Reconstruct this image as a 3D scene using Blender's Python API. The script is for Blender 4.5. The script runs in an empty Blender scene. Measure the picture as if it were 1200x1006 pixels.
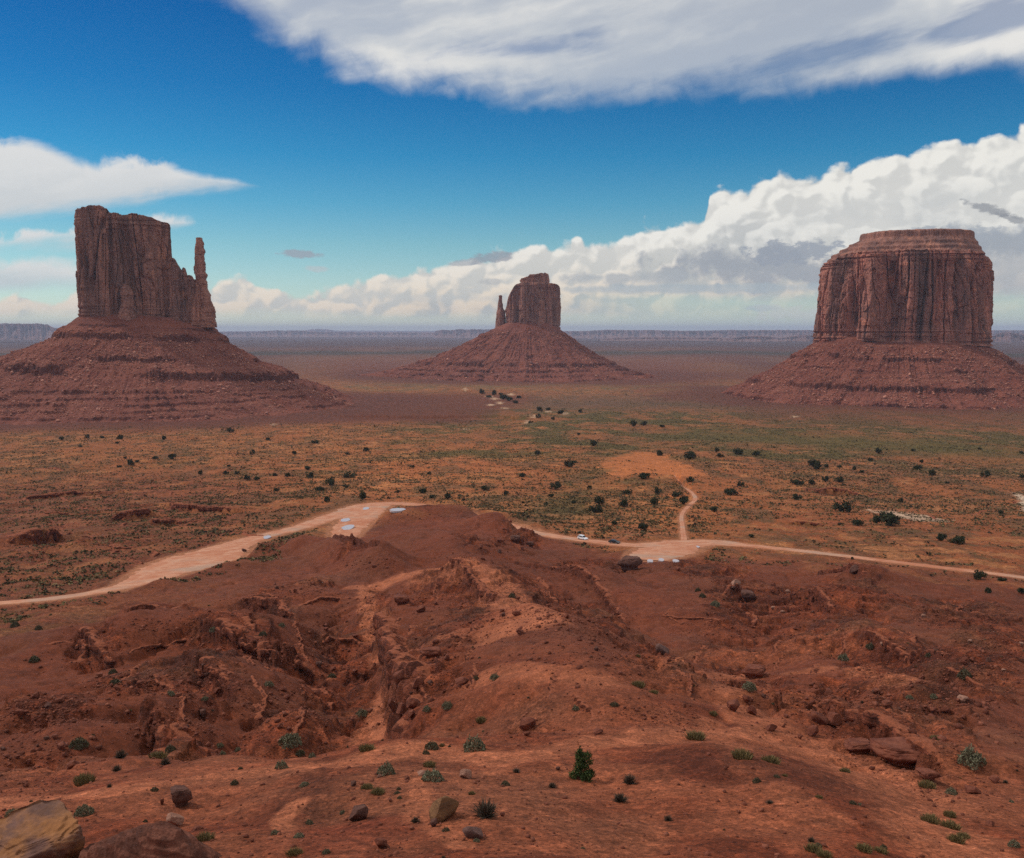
import bpy, bmesh, math, random
import numpy as np
from mathutils import Vector, Euler

random.seed(7)
RNG = np.random.default_rng(7)
S = bpy.context.scene
COL = S.collection
D2R = math.radians

# ------------------------------------------------------------------ camera
F_PX, PW, PH, HORIZON = 1150.0, 1200.0, 1006.0, 388.0
PITCH = math.atan((PH / 2 - HORIZON) / F_PX)
cam = bpy.data.cameras.new('camera')
cam.sensor_fit = 'HORIZONTAL'; cam.sensor_width = 36.0
cam.lens = 36.0 * F_PX / PW
cam.clip_start = 0.2; cam.clip_end = 200000.0
cam_ob = bpy.data.objects.new('camera', cam)
cam_ob.location = (0, 0, 0)
cam_ob.rotation_euler = (math.pi / 2 - PITCH, 0, 0)
COL.objects.link(cam_ob); S.camera = cam_ob

# ------------------------------------------------------------------ exposure
S.view_settings.view_transform = 'Standard'
S.view_settings.look = 'None'
S.view_settings.exposure = 0.0
S.view_settings.gamma = 1.0
S.view_settings.use_curve_mapping = False
S.render.engine = 'CYCLES'
S.cycles.max_bounces = 5
S.cycles.diffuse_bounces = 3
S.cycles.volume_bounces = 1
S.cycles.use_denoising = False        # the fine grain of a photograph is kept
S.cycles.sample_clamp_direct = 4.0
S.cycles.sample_clamp_indirect = 1.5

# ------------------------------------------------------------------ sun (weak, broad: thin cloud in front of it)
SUN_EL, SUN_AZ = D2R(44), D2R(-74)             # azimuth from +Y (view) towards +X
sl = bpy.data.lights.new('sun', 'SUN')
sl.energy = 2.1; sl.angle = D2R(4); sl.color = (1.0, 0.92, 0.82)
so = bpy.data.objects.new('sun', sl)
sd = Vector((math.sin(SUN_AZ) * math.cos(SUN_EL), math.cos(SUN_AZ) * math.cos(SUN_EL), math.sin(SUN_EL)))
so.rotation_euler = sd.to_track_quat('Z', 'Y').to_euler()
COL.objects.link(so)

# ------------------------------------------------------------------ picture ray helper
def ray(px, py):
    dx = (px - PW / 2) / F_PX; dy = (PH / 2 - py) / F_PX
    c, s = math.cos(PITCH), math.sin(PITCH)
    return np.array([dx, c + dy * s, -s + dy * c])
def sky_av(px, py):
    d = ray(px, py)
    return math.atan2(d[0], d[1]), d[2] / math.hypot(d[0], d[1])
def at(px, py, Y):
    d = ray(px, py); return d * (Y / d[1])

# ------------------------------------------------------------------ node expression helper
class NT:
    def __init__(self, tree): self.t = tree; self.n = tree.nodes; self.l = tree.links
    def new(self, kind, **kw):
        x = self.n.new(kind)
        for k, v in kw.items(): setattr(x, k, v)
        return x
    def put(self, sock, v):
        if isinstance(v, E): self.l.new(v.s, sock)
        elif isinstance(v, bpy.types.NodeSocket): self.l.new(v, sock)
        else: sock.default_value = v
    def math(self, op, a, b=None, c=None, clamp=False):
        m = self.new('ShaderNodeMath', operation=op, use_clamp=clamp)
        for i, v in enumerate((a, b, c)):
            if v is not None: self.put(m.inputs[i], v)
        return E(self, m.outputs[0])
    def vec(self, x, y, z):
        m = self.new('ShaderNodeCombineXYZ')
        for i, v in enumerate((x, y, z)): self.put(m.inputs[i], v)
        return E(self, m.outputs[0])
    def sep(self, v):
        m = self.new('ShaderNodeSeparateXYZ'); self.put(m.inputs[0], v)
        return [E(self, o) for o in m.outputs]
    def scale(self, v, s):
        m = self.new('ShaderNodeVectorMath', operation='MULTIPLY'); self.put(m.inputs[0], v)
        m.inputs[1].default_value = s if hasattr(s, '__len__') else (s, s, s)
        return E(self, m.outputs[0])
    def vadd(self, v, w):
        m = self.new('ShaderNodeVectorMath', operation='ADD'); self.put(m.inputs[0], v); self.put(m.inputs[1], w)
        return E(self, m.outputs[0])
    def noise(self, v, sc=1.0, det=4.0, rough=0.5, dist=0.0, dims='3D', out=0, lac=2.0):
        m = self.new('ShaderNodeTexNoise', noise_dimensions=dims)
        self.put(m.inputs['Vector'], v); m.inputs['Scale'].default_value = sc
        m.inputs['Detail'].default_value = det; m.inputs['Roughness'].default_value = rough
        m.inputs['Distortion'].default_value = dist; m.inputs['Lacunarity'].default_value = lac
        return E(self, m.outputs[out])
    def voro(self, v, sc=1.0, det=0.0, rough=0.5, feature='F1', smooth=0.5, dims='3D', out='Distance'):
        m = self.new('ShaderNodeTexVoronoi', voronoi_dimensions=dims, feature=feature)
        self.put(m.inputs['Vector'], v); m.inputs['Scale'].default_value = sc
        if 'Detail' in m.inputs: m.inputs['Detail'].default_value = det; m.inputs['Roughness'].default_value = rough
        if feature == 'SMOOTH_F1': m.inputs['Smoothness'].default_value = smooth
        return E(self, m.outputs[out])
    def sstep(self, x, a, b, lo=0.0, hi=1.0):
        m = self.new('ShaderNodeMapRange', interpolation_type='SMOOTHSTEP')
        self.put(m.inputs[0], x)
        for i, v in zip((1, 2, 3, 4), (a, b, lo, hi)): self.put(m.inputs[i], v)
        return E(self, m.outputs[0])
    def lstep(self, x, a, b, lo=0.0, hi=1.0):
        m = self.new('ShaderNodeMapRange'); self.put(m.inputs[0], x)
        for i, v in zip((1, 2, 3, 4), (a, b, lo, hi)): self.put(m.inputs[i], v)
        return E(self, m.outputs[0])
    def mix(self, f, a, b):
        m = self.new('ShaderNodeMix', data_type='RGBA'); self.put(m.inputs[0], f)
        self.put(m.inputs[6], a if not isinstance(a, tuple) else (*a, 1)[:4]); self.put(m.inputs[7], b if not isinstance(b, tuple) else (*b, 1)[:4])
        return E(self, m.outputs[2])
    def mul(self, a, b):
        m = self.new('ShaderNodeMix', data_type='RGBA', blend_type='MULTIPLY'); m.inputs[0].default_value = 1
        self.put(m.inputs[6], a if not isinstance(a, tuple) else (*a, 1)[:4]); self.put(m.inputs[7], b if not isinstance(b, tuple) else (*b, 1)[:4])
        return E(self, m.outputs[2])
    def grey(self, x): 
        m = self.new('ShaderNodeCombineColor')
        for i in range(3): self.put(m.inputs[i], x)
        return E(self, m.outputs[0])
    def curve(self, x, pts, x0, x1, y0, y1):
        """piecewise-linear function through pts"""
        m = self.new('ShaderNodeFloatCurve'); c = m.mapping.curves[0]
        P = sorted(((p[0] - x0) / (x1 - x0), (p[1] - y0) / (y1 - y0)) for p in pts)
        P = [(min(1, max(0, a)), min(1, max(0, b))) for a, b in P]
        if P[0][0] > 0: P.insert(0, (0.0, P[0][1]))
        if P[-1][0] < 1: P.append((1.0, P[-1][1]))
        while len(c.points) < len(P): c.points.new(0.5, 0.5)
        for q, (a, b) in zip(c.points, P): q.location = (a, b); q.handle_type = 'VECTOR'
        m.mapping.update()
        self.put(m.inputs['Value'], self.lstep(x, x0, x1))
        return self.lstep(E(self, m.outputs[0]), 0, 1, y0, y1)
class E:
    def __init__(self, nt, s): self.nt = nt; self.s = s
    def __add__(self, o): return self.nt.math('ADD', self, o)
    __radd__ = __add__
    def __sub__(self, o): return self.nt.math('SUBTRACT', self, o)
    def __rsub__(self, o): return self.nt.math('SUBTRACT', o, self)
    def __mul__(self, o): return self.nt.math('MULTIPLY', self, o)
    __rmul__ = __mul__
    def __truediv__(self, o): return self.nt.math('DIVIDE', self, o)
    def max(self, o): return self.nt.math('MAXIMUM', self, o)
    def min(self, o): return self.nt.math('MINIMUM', self, o)
    def clamp(self): return self.nt.math('ADD', self, 0.0, clamp=True)
    def pow(self, o): return self.nt.math('POWER', self, o)
    def abs(self): return self.nt.math('ABSOLUTE', self)

# ------------------------------------------------------------------ world: Nishita sky with procedural clouds by direction
def build_world():
    class NT2(NT):
        def noise(self, v, sc=1.0, det=4.0, rough=0.5, dist=0.0, dims='2D', out=0, lac=2.0): return NT.noise(self, v, sc, det, rough, dist, '2D', out, lac)
    w = bpy.data.worlds.new('World'); S.world = w; w.use_nodes = True
    w.cycles.sampling_method = 'NONE'
    t = w.node_tree; t.nodes.clear(); N = NT2(t)
    out = N.new('ShaderNodeOutputWorld'); bg = N.new('ShaderNodeBackground')
    STR = 0.1
    bg.inputs[1].default_value = STR
    t.links.new(bg.outputs[0], out.inputs[0])
    sky = N.new('ShaderNodeTexSky', sky_type='NISHITA')
    sky.sun_disc = False; sky.sun_elevation = SUN_EL; sky.sun_rotation = SUN_AZ
    sky.altitude = 1600; sky.air_density = 1.0; sky.dust_density = 0.6; sky.ozone_density = 2.5
    tc = N.new('ShaderNodeTexCoord')
    x, y, z = N.sep(tc.outputs['Generated'])
    a = N.math('ARCTAN2', x, y)
    v = (z / N.math('SQRT', x * x + y * y).max(1e-4)).min(4.0)
    K = 1150.0
    P = a * K                       # about one photo pixel per unit
    Q = v * K
    def pq(px, py):
        aa, vv = sky_av(px, py); return aa * K, vv * K
    X0, X1 = -720.0, 720.0
    def edge(pts, PP=None): return N.curve(PP or P, [pq(*p) for p in pts], X0, X1, -20.0, 480.0)
    # deep blue above, pale teal towards the horizon
    rp = N.new('ShaderNodeValToRGB'); cr = rp.color_ramp
    stops = [(20, (.95, 1.02, .97)), (60, (.80, .98, .92)), (98, (.60, .92, .87)), (145, (.32, .81, .88)), (198, (.13, .67, .86)), (270, (.055, .51, .79)), (365, (.024, .385, .71)), (520, (.022, .36, .68))]
    while len(cr.elements) < len(stops): cr.elements.new(.5)
    for el, (q_, c_) in zip(cr.elements, stops): el.position = q_ / 600.0; el.color = (*c_, 1)
    N.put(rp.inputs[0], Q / 600.0)
    tint = E(N, rp.outputs[0])
    blue = N.mul(sky.outputs[0], tint)
    col = blue
    V = N.vec(P / 100.0, Q / 100.0, 0.37)
    warp = N.noise(V, 1.1, 3, 0.55, out=1)
    Vw = N.vadd(V, N.scale(warp, 0.55))
    # --- thin high sheet (upper right of the photo and on over the zenith)
    e = edge([(120, -60), (230, 3), (265, 18), (300, 40), (345, 62), (400, 84), (470, 104), (540, 118), (600, 127), (680, 131), (740, 126), (800, 120), (880, 121), (950, 119), (1050, 109), (1130, 102), (1200, 94)])
    rot = N.vec((P * 0.97 + Q * 0.22) / 260.0, (Q * 0.97 - P * 0.22) / 62.0, 1.7)
    st = N.noise(N.vadd(rot, N.scale(warp, 0.25)), 1.0, 6, 0.5)
    st2 = N.noise(N.vadd(rot, N.vec(5.3, 2.1, 0.0)), 2.3, 6, 0.6)
    fr = N.noise(Vw, 2.6, 5, 0.6)
    st3 = N.noise(N.vadd(N.scale(rot, (0.42, 0.55, 1.0)), N.scale(warp, 0.35)), 1.0, 5, 0.48)
    d = (Q - e) / 46.0
    edge_m = N.sstep(d + (fr - 0.5) * 0.55 + (st - 0.5) * 1.3, -0.10, 0.85)
    thin = N.sstep(st3 * 0.7 + st * 0.2 + st2 * 0.1, 0.34, 0.54)
    # streaks of blue sky inside the sheet
    def blob(px, py, rx, ry, slope=0.0):
        cx, cy = pq(px, py)
        u = (P - cx) / rx; w_ = (Q - cy - (P - cx) * slope) / ry
        return 1.0 - N.math('SQRT', u * u + w_ * w_)
    hole = blob(965, 62, 190, 24, 0.16).max(blob(625, 57, 130, 22, 0.05)).max(blob(1140, 30, 90, 16, 0.12))
    holes = N.sstep(hole + (st - 0.5) * 2.0 + (st2 - 0.5) * 1.5, -0.10, 0.75)
    m = edge_m * (1.0 - holes * 0.58) * (0.66 + thin * 0.34)
    far_up = N.sstep(Q, 420.0, 900.0)
    m = m * (1.0 - far_up * 0.35 * (1.0 - thin))
    shade = N.sstep(st3 * 0.62 + st * 0.20 + st2 * 0.12 + fr * 0.06, 0.40, 0.60)
    c_hi = N.mix(shade, (0.62, 0.645, 0.66), (0.80, 0.79, 0.765))
    col = N.mix(m, col, N.scale(c_hi, 1 / STR))
    # --- lens shaped cloud at the left, and the streaks below it
    def lens(top, bot, soft, namp, col0, col1, blk, dens=0.96, nz=None):
        nz = nz or fr
        Pw = P + (fr - 0.5) * 70.0 + (st2 - 0.5) * 40.0
        et, eb = edge(top, Pw) + (fr - 0.5) * 16.0, edge(bot, Pw) + (st2 - 0.5) * 12.0
        dd = ((et - Q).min((Q - eb) * 0.7)) / (soft * 0.9) + (nz - 0.5) * namp * 0.8 + (st - 0.42) * namp * 1.5 + 0.12
        mm = N.sstep(dd, 0.0, 1.0) * dens
        hh = N.sstep((Q - eb) / (et - eb).max(4.0) + (st2 - 0.5) * 0.9 + (fr - 0.5) * 0.5, 0.1, 0.9)
        return N.mix(mm, blk, N.scale(N.mix(hh, col0, col1), 1 / STR))
    col = lens([(-60, 158), (0, 160), (40, 165), (70, 176), (112, 186), (150, 184), (185, 181), (215, 196), (245, 205), (285, 216), (320, 228)],
               [(-60, 268), (0, 264), (60, 256), (120, 248), (160, 240), (200, 227), (250, 219), (285, 217), (320, 205)], 15, 1.0, (0.62, 0.645, 0.66), (0.75, 0.75, 0.74), col)
    col = lens([(-60, 262), (0, 276), (40, 268), (85, 262), (120, 258), (200, 255), (230, 262), (260, 280)], [(-60, 300), (0, 297), (60, 292), (110, 288), (190, 270), (230, 263), (260, 250)], 15, 1.2, (0.60, 0.645, 0.665), (0.74, 0.745, 0.74), col, 0.97)
    col = lens([(-60, 298), (0, 301), (60, 302), (100, 307), (170, 305), (240, 326), (280, 345)], [(-60, 350), (0, 351), (60, 346), (100, 345), (240, 335), (280, 320)], 17, 0.7, (0.52, 0.60, 0.635), (0.73, 0.74, 0.73), col, 0.97)
    # --- cumulus bank
    top = edge([(-60, 345), (0, 347), (30, 342), (60, 348), (95, 340), (150, 332), (200, 336), (245, 334), (270, 331), (288, 327), (305, 338), (350, 342), (385, 336), (420, 333), (440, 325), (470, 322), (478, 313), (500, 309), (520, 303), (545, 306), (600, 296), (640, 289), (668, 291), (676, 280), (684, 291), (705, 281), (740, 277), (757, 262), (800, 262), (818, 254), (830, 246), (832, 222), (845, 212), (900, 210), (945, 204), (985, 190), (1030, 186), (1080, 172), (1130, 160), (1165, 152), (1200, 145)])
    Vb = N.vec(P / 34.0, Q / 27.0, 0.9)
    wv = N.noise(Vb, 0.8, 3, 0.5, out=1)
    Vb = N.vadd(Vb, N.scale(wv, 0.7))
    def puffs(vv):
        return (1.0 - N.voro(vv, 0.62, 1.9, 0.48, 'F1', dims='2D')) * 1.0
    pf = puffs(Vb)
    pf2 = puffs(N.vadd(Vb, N.vec(-0.16, 0.20, 0.0)))     # a step towards the light
    fine = N.noise(N.vec(P / 9.0, Q / 8.0, 0.2), 1.0, 5, 0.6)
    lit = N.sstep((pf - pf2) + (fine - 0.5) * 0.12, -0.16, 0.17)
    dep = top - Q                                           # depth below the crest, px
    dens = (dep + 3.0 + (pf - 0.45) * 24.0 + (fine - 0.5) * 7.0)
    bank = N.sstep(dens, -2.5, 6.0)
    soft = N.noise(N.vec(P / 120.0, Q / 30.0, 4.4), 1.0, 5, 0.6)
    lowfade = N.sstep(Q + (soft - 0.5) * 14.0, 8.0, 24.0)
    right = N.sstep(P, 0.0, 260.0)
    # under the bank on the right: rain-grey gap above the horizon
    gap = N.sstep(Q + (soft - 0.5) * 20.0, 30.0, 50.0)
    lowfade = N.math('MULTIPLY', lowfade, 1.0) * (1.0 - right * 0.75 * (1.0 - gap))
    smoothen = N.sstep(dep + (soft - 0.5) * 60.0, 10.0, 85.0) * N.sstep(P, 240.0, 380.0) * N.sstep(Q, 60.0, 110.0)
    litm = lit * (1.0 - smoothen * 0.60) + smoothen * 0.36
    c_sh = N.mix(N.sstep(Q, 25.0, 130.0), (0.50, 0.515, 0.49), (0.58, 0.59, 0.58))
    c_li = N.mix(N.sstep(Q, 20.0, 110.0), (0.84, 0.71, 0.55), (0.86, 0.85, 0.80))
    bcol = N.mix(litm, c_sh, c_li)
    crest = N.sstep(dep + (pf - 0.55) * 26.0, 60.0, 2.0)
    bcol = N.mix(crest * 0.3, bcol, (0.84, 0.82, 0.76))
    gm = N.sstep(soft * 0.6 + fr * 0.4, 0.40, 0.62) * N.sstep(dep, 25.0, 80.0)
    bcol = N.mix(gm * 0.38, bcol, (0.43, 0.47, 0.50))
    col = N.mix(bank * lowfade, col, N.scale(bcol, 1 / STR))
    # haze-coloured low band under the clouds
    band = N.sstep(Q + (soft - 0.5) * 16.0, 30.0, 8.0)
    col = N.mix(band * 0.45, col, N.scale(N.mix(right, (0.70, 0.75, 0.60), (0.52, 0.64, 0.58)), 1 / STR))
    # --- grey scud and shaded bases
    wisp = N.noise(N.vec(P / 17.0, Q / 8.0, 0.6), 1.0, 6, 0.62)
    def scud(px, py, rx, ry, slope, c, amp=1.0, lo=0.0, hi=0.35, dens=0.9, noise=None):
        lo -= 0.28; hi -= 0.22; amp *= 1.25
        nn = noise or (pf * 0.6 + fine * 0.4)
        if rx < 60: nn = wisp; amp *= 1.5; dens *= .92
        return N.sstep(blob(px, py, rx, ry, slope) + (nn - 0.52) * amp, lo, hi) * dens, c
    for mm, c in (
        scud(885, 314, 130, 24, -0.03, (0.34, 0.375, 0.42), 1.4, -0.02, 0.55, 0.92),
        scud(930, 296, 46, 12, 0.05, (0.31, 0.35, 0.41), 1.5, -0.02, 0.45, 0.9),
        scud(720, 325, 130, 11, 0.0, (0.42, 0.455, 0.48), 1.6, 0.0, 0.6, 0.8),
        scud(820, 338, 190, 6, 0.0, (0.40, 0.47, 0.51), 1.0, 0.0, 0.6, 0.75),
        scud(1190, 283, 80, 22, 0.0, (0.33, 0.37, 0.42), 1.2, -0.02, 0.5, 0.9),
        scud(1110, 277, 50, 10, 0.0, (0.36, 0.40, 0.45), 1.4, 0.0, 0.5, 0.85),
        scud(1195, 320, 70, 26, 0.0, (0.45, 0.47, 0.49), 1.2, 0.0, 0.6, 0.8),
        scud(1160, 246, 24, 5, -0.35, (0.27, 0.29, 0.32), 1.3, 0.0, 0.5, 0.85),
        scud(1186, 257, 16, 4, -0.35, (0.27, 0.29, 0.32), 1.3, 0.0, 0.5, 0.85),
        scud(350, 297, 21, 5, -0.02, (0.33, 0.36, 0.42), 1.0, 0.0, 0.5, 0.85),
        scud(371, 315, 14, 4, 0.0, (0.52, 0.54, 0.56), 1.0, 0.0, 0.7, 0.6),
        scud(578, 302, 24, 6, 0.12, (0.30, 0.33, 0.38), 1.0, 0.0, 0.5, 0.85),
        scud(543, 308, 14, 4, 0.1, (0.36, 0.40, 0.44), 1.0, 0.0, 0.5, 0.8),
        scud(577, 330, 16, 4, 0.0, (0.46, 0.48, 0.49), 1.0, 0.0, 0.6, 0.7),
        scud(530, 349, 90, 6, 0.0, (0.55, 0.57, 0.56), 1.6, 0.0, 0.7, 0.55),
        scud(893, 362, 18, 4, 0.0, (0.34, 0.45, 0.52), 1.0, 0.0, 0.7, 0.6),
        scud(925, 368, 42, 9, 0.0, (0.58, 0.60, 0.58), 1.6, 0.0, 0.6, 0.6),
    ):
        col = N.mix(mm, col, N.scale(c, 1 / STR) if not isinstance(c, tuple) else tuple(q / STR for q in c))
    # below the horizon nothing of this is seen (the ground closes it)
    N.put(bg.inputs[0], col)
build_world()

# ------------------------------------------------------------------ numpy noise
def _hash(ix, iy, iz, seed):
    with np.errstate(over='ignore'):
        h = (ix.astype(np.uint32) * np.uint32(374761393)) ^ (iy.astype(np.uint32) * np.uint32(668265263)) ^ (iz.astype(np.uint32) * np.uint32(2147483647 - 5)) ^ np.uint32((seed * 1274126177) & 0xffffffff)
        h = (h ^ (h >> np.uint32(13))) * np.uint32(1274126177)
        h = (h ^ (h >> np.uint32(16))) * np.uint32(2246822519)
        return h ^ (h >> np.uint32(15))
def noise2(x, y, seed=0):
    x = np.asarray(x, np.float64); y = np.asarray(y, np.float64)
    xi = np.floor(x); yi = np.floor(y); fx = (x - xi).astype(np.float32); fy = (y - yi).astype(np.float32)
    xi = xi.astype(np.int64); yi = yi.astype(np.int64)
    u = fx * fx * fx * (fx * (fx * 6 - 15) + 10); v = fy * fy * fy * (fy * (fy * 6 - 15) + 10)
    z0 = np.zeros_like(xi)
    def g(ax, ay):
        h = _hash(xi + ax, yi + ay, z0, seed).astype(np.float32) * np.float32(2 * math.pi / 4294967296.0)
        return np.cos(h) * (fx - ax) + np.sin(h) * (fy - ay)
    a = g(0, 0); b = g(1, 0); c = g(0, 1); d = g(1, 1)
    r = (a + (b - a) * u); s = (c + (d - c) * u)
    return (r + (s - r) * v) * 1.41
def noise3(x, y, z, seed=0):
    x = np.asarray(x, np.float64); y = np.asarray(y, np.float64); z = np.asarray(z, np.float64)
    xi = np.floor(x); yi = np.floor(y); zi = np.floor(z)
    fx = x - xi; fy = y - yi; fz = z - zi
    xi = xi.astype(np.int64); yi = yi.astype(np.int64); zi = zi.astype(np.int64)
    s_ = lambda t: t * t * (3 - 2 * t)
    u, v, w = s_(fx), s_(fy), s_(fz)
    def val(a, b, c): return _hash(xi + a, yi + b, zi + c, seed).astype(np.float64) / 2147483648.0 - 1.0
    x00 = val(0,0,0)*(1-u)+val(1,0,0)*u; x10 = val(0,1,0)*(1-u)+val(1,1,0)*u
    x01 = val(0,0,1)*(1-u)+val(1,0,1)*u; x11 = val(0,1,1)*(1-u)+val(1,1,1)*u
    return (x00*(1-v)+x10*v)*(1-w) + (x01*(1-v)+x11*v)*w
def fbm2(x, y, oct=4, seed=0, gain=0.5):
    t = 0; a = 1.0; f = 1.0
    for i in range(oct):
        t = t + a * noise2(x * f + 17.3 * i, y * f - 9.1 * i, seed + i); a *= gain; f *= 2.03
    return t
def fbm3(x, y, z, oct=4, seed=0, gain=0.5):
    t = 0; a = 1.0; f = 1.0
    for i in range(oct):
        t = t + a * noise3(x * f + 17.3 * i, y * f - 9.1 * i, z * f + 3.7 * i, seed + i); a *= gain; f *= 2.03
    return t
def sm(x, a, b):
    t = np.clip((x - a) / (b - a), 0, 1); return t * t * (3 - 2 * t)

# ------------------------------------------------------------------ the lie of the land
PROF_PY = [1006, 960, 895, 870, 835, 800, 740, 700, 680, 650, 630, 600, 575, 550, 525, 500, 490, 470, 450, 430, 420, 410, 400]
PROF_D  = [31,   38,  54,  64,  84, 108, 165, 222, 262, 335, 395, 500, 615, 770, 980, 1290, 1450, 1830, 2500, 3800, 5200, 7600, 13500]
_zr = [0.0, 2.0, 8.0, 18.0]; _zz = [-2.2, -2.6, -6.2, -11.4]
for p_, d_ in zip(PROF_PY, PROF_D):
    q = ray(600, p_); _zr.append(d_); _zz.append(q[2] / q[1] * d_)
_zr += [20000, 75000]; _zz += [_zz[-1] - 1.0, _zz[-1] - 3.0]
_lr = np.log(np.array(_zr) + 6.0); _zz = np.array(_zz)
_lf = np.linspace(_lr[0], _lr[-1], 3000)
_zf = np.interp(_lf, _lr, _zz)
_k = np.exp(-0.5 * (np.arange(-70, 71) / 26.0) ** 2); _k /= _k.sum()
_zf = np.convolve(np.pad(_zf, 70, mode='edge'), _k, mode='valid')
def base_z(r): return np.interp(np.log(r + 6.0), _lf, _zf)

def march(px, py, hfun, rmax=30000.0, n=1400):
    """first meeting of the picture rays with the land"""
    px = np.atleast_1d(np.asarray(px, float)); py = np.atleast_1d(np.asarray(py, float))
    D = np.array([ray(a, b) for a, b in zip(px, py)])
    hl = np.hypot(D[:, 0], D[:, 1]); D = D / hl[:, None]
    rr = np.exp(np.linspace(math.log(14.0), math.log(rmax), n))
    out = np.full((len(px), 3), np.nan)
    CH = max(1, int(400000 // n))
    for i in range(0, len(px), CH):
        d = D[i:i + CH]
        X = d[:, :1] * rr; Yy = d[:, 1:2] * rr; Z = d[:, 2:3] * rr
        Hh = hfun(X.ravel(), Yy.ravel()).reshape(X.shape)
        below = Z < Hh
        k = below.argmax(1)
        for j in range(len(d)):
            kk = k[j]
            if not below[j, kk]: continue
            if kk == 0: r_ = rr[0]
            else:
                g0 = Z[j, kk-1] - Hh[j, kk-1]; g1 = Z[j, kk] - Hh[j, kk]
                r_ = rr[kk-1] + (rr[kk] - rr[kk-1]) * g0 / (g0 - g1)
            out[i + j] = d[j] * r_
    return out
def Hbase(x, y): return base_z(np.hypot(x, y))
def pb(pts):
    m = march([p[0] for p in pts], [p[1] for p in pts], Hbase)
    return m[:, :2]

class Line:
    """polyline on the land; dist/signed/along for points"""
    def __init__(self, pts): self.p = pb(pts)
    def q(self, x, y, pad):
        p = self.p
        idx = np.nonzero((x > p[:,0].min()-pad) & (x < p[:,0].max()+pad) & (y > p[:,1].min()-pad) & (y < p[:,1].max()+pad))[0]
        if not len(idx): return idx, None, None, None
        X, Y = x[idx], y[idx]
        best = np.full(len(idx), 1e18); sg = np.zeros(len(idx)); al = np.zeros(len(idx))
        L = 0.0; n = len(p) - 1
        for i in range(n):
            ax, ay = p[i]; bx, by = p[i+1]; dx, dy = bx-ax, by-ay; l2 = dx*dx+dy*dy
            t = np.clip(((X-ax)*dx + (Y-ay)*dy) / l2, 0, 1)
            ex, ey = X-ax-t*dx, Y-ay-t*dy; d2 = ex*ex+ey*ey
            m = d2 < best
            best[m] = d2[m]; sg[m] = np.sign(dx*ey - dy*ex)[m]; al[m] = ((i + t) / n)[m]
        return idx, np.sqrt(best), sg, al

# features, given where the eye meets the land (px, py), in metres
MOUNDS = [  # px, py, height, radius
    (185, 686, 2.6, 7), (287, 652, 4.6, 10), (250, 665, 2.5, 12), (520, 608, 4.2, 34), (470, 612, 3.0, 16), (585, 620, 5.2, 17), (612, 634, 5.0, 8), (600, 622, 3.0, 12),
    (1005, 684, 4.0, 13), (960, 700, 2.0, 18), (1120, 712, 1.5, 20), (455, 640, 3.0, 14), (560, 650, 4.0, 18), (540, 700, 3.0, 14), (615, 770, 2.2, 9), (690, 790, 2.0, 9),
    (905, 925, 0.9, 9), (768, 566, 5.0, 38), (538, 608, 2.4, 20), (745, 590, 2.0, 30), (960, 770, 3.5, 16), (700, 680, 2.0, 14), (80, 760, 3.0, 18), (200, 730, 3.0, 13), (230, 790, 3.0, 10), (300, 745, 3.0, 12), (120, 845, 2.2, 7), (360, 735, 2.0, 8), (1120, 790, 3, 16), (1090, 840, 2.4, 10),
    (380, 940, 0.5, 4), (130, 655, 1.5, 12), (90, 640, 2.5, 14),
]
RIDGES = [  # polyline, height, half width
    ([(345, 648), (385, 652), (420, 664), (455, 676)], 7.5, 9),
    ([(700, 850), (650, 800), (612, 752), (575, 705), (535, 660), (512, 628)], 5.0, 16),
    ([(120, 770), (190, 745), (260, 760), (330, 770)], 2.5, 9),
    ([(880, 770), (960, 800), (1040, 830), (1120, 850)], 2.5, 8),
    ([(720, 700), (790, 730), (850, 760), (900, 790)], -5.0, 13),
    ([(900, 700), (880, 740), (950, 770), (1060, 790)], -4.5, 13),
    ([(400, 850), (405, 800), (400, 750), (395, 705)], -4.0, 8),
    ([(180, 850), (260, 835), (340, 845), (420, 855)], -3.8, 8),
    ([(560, 868), (620, 862), (660, 868)], -1.6, 5),
    ([(60, 740), (150, 715), (260, 715), (330, 725)], -3.0, 10),
    ([(920, 880), (1000, 905), (1090, 945)], -0.8, 5),
]
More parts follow.
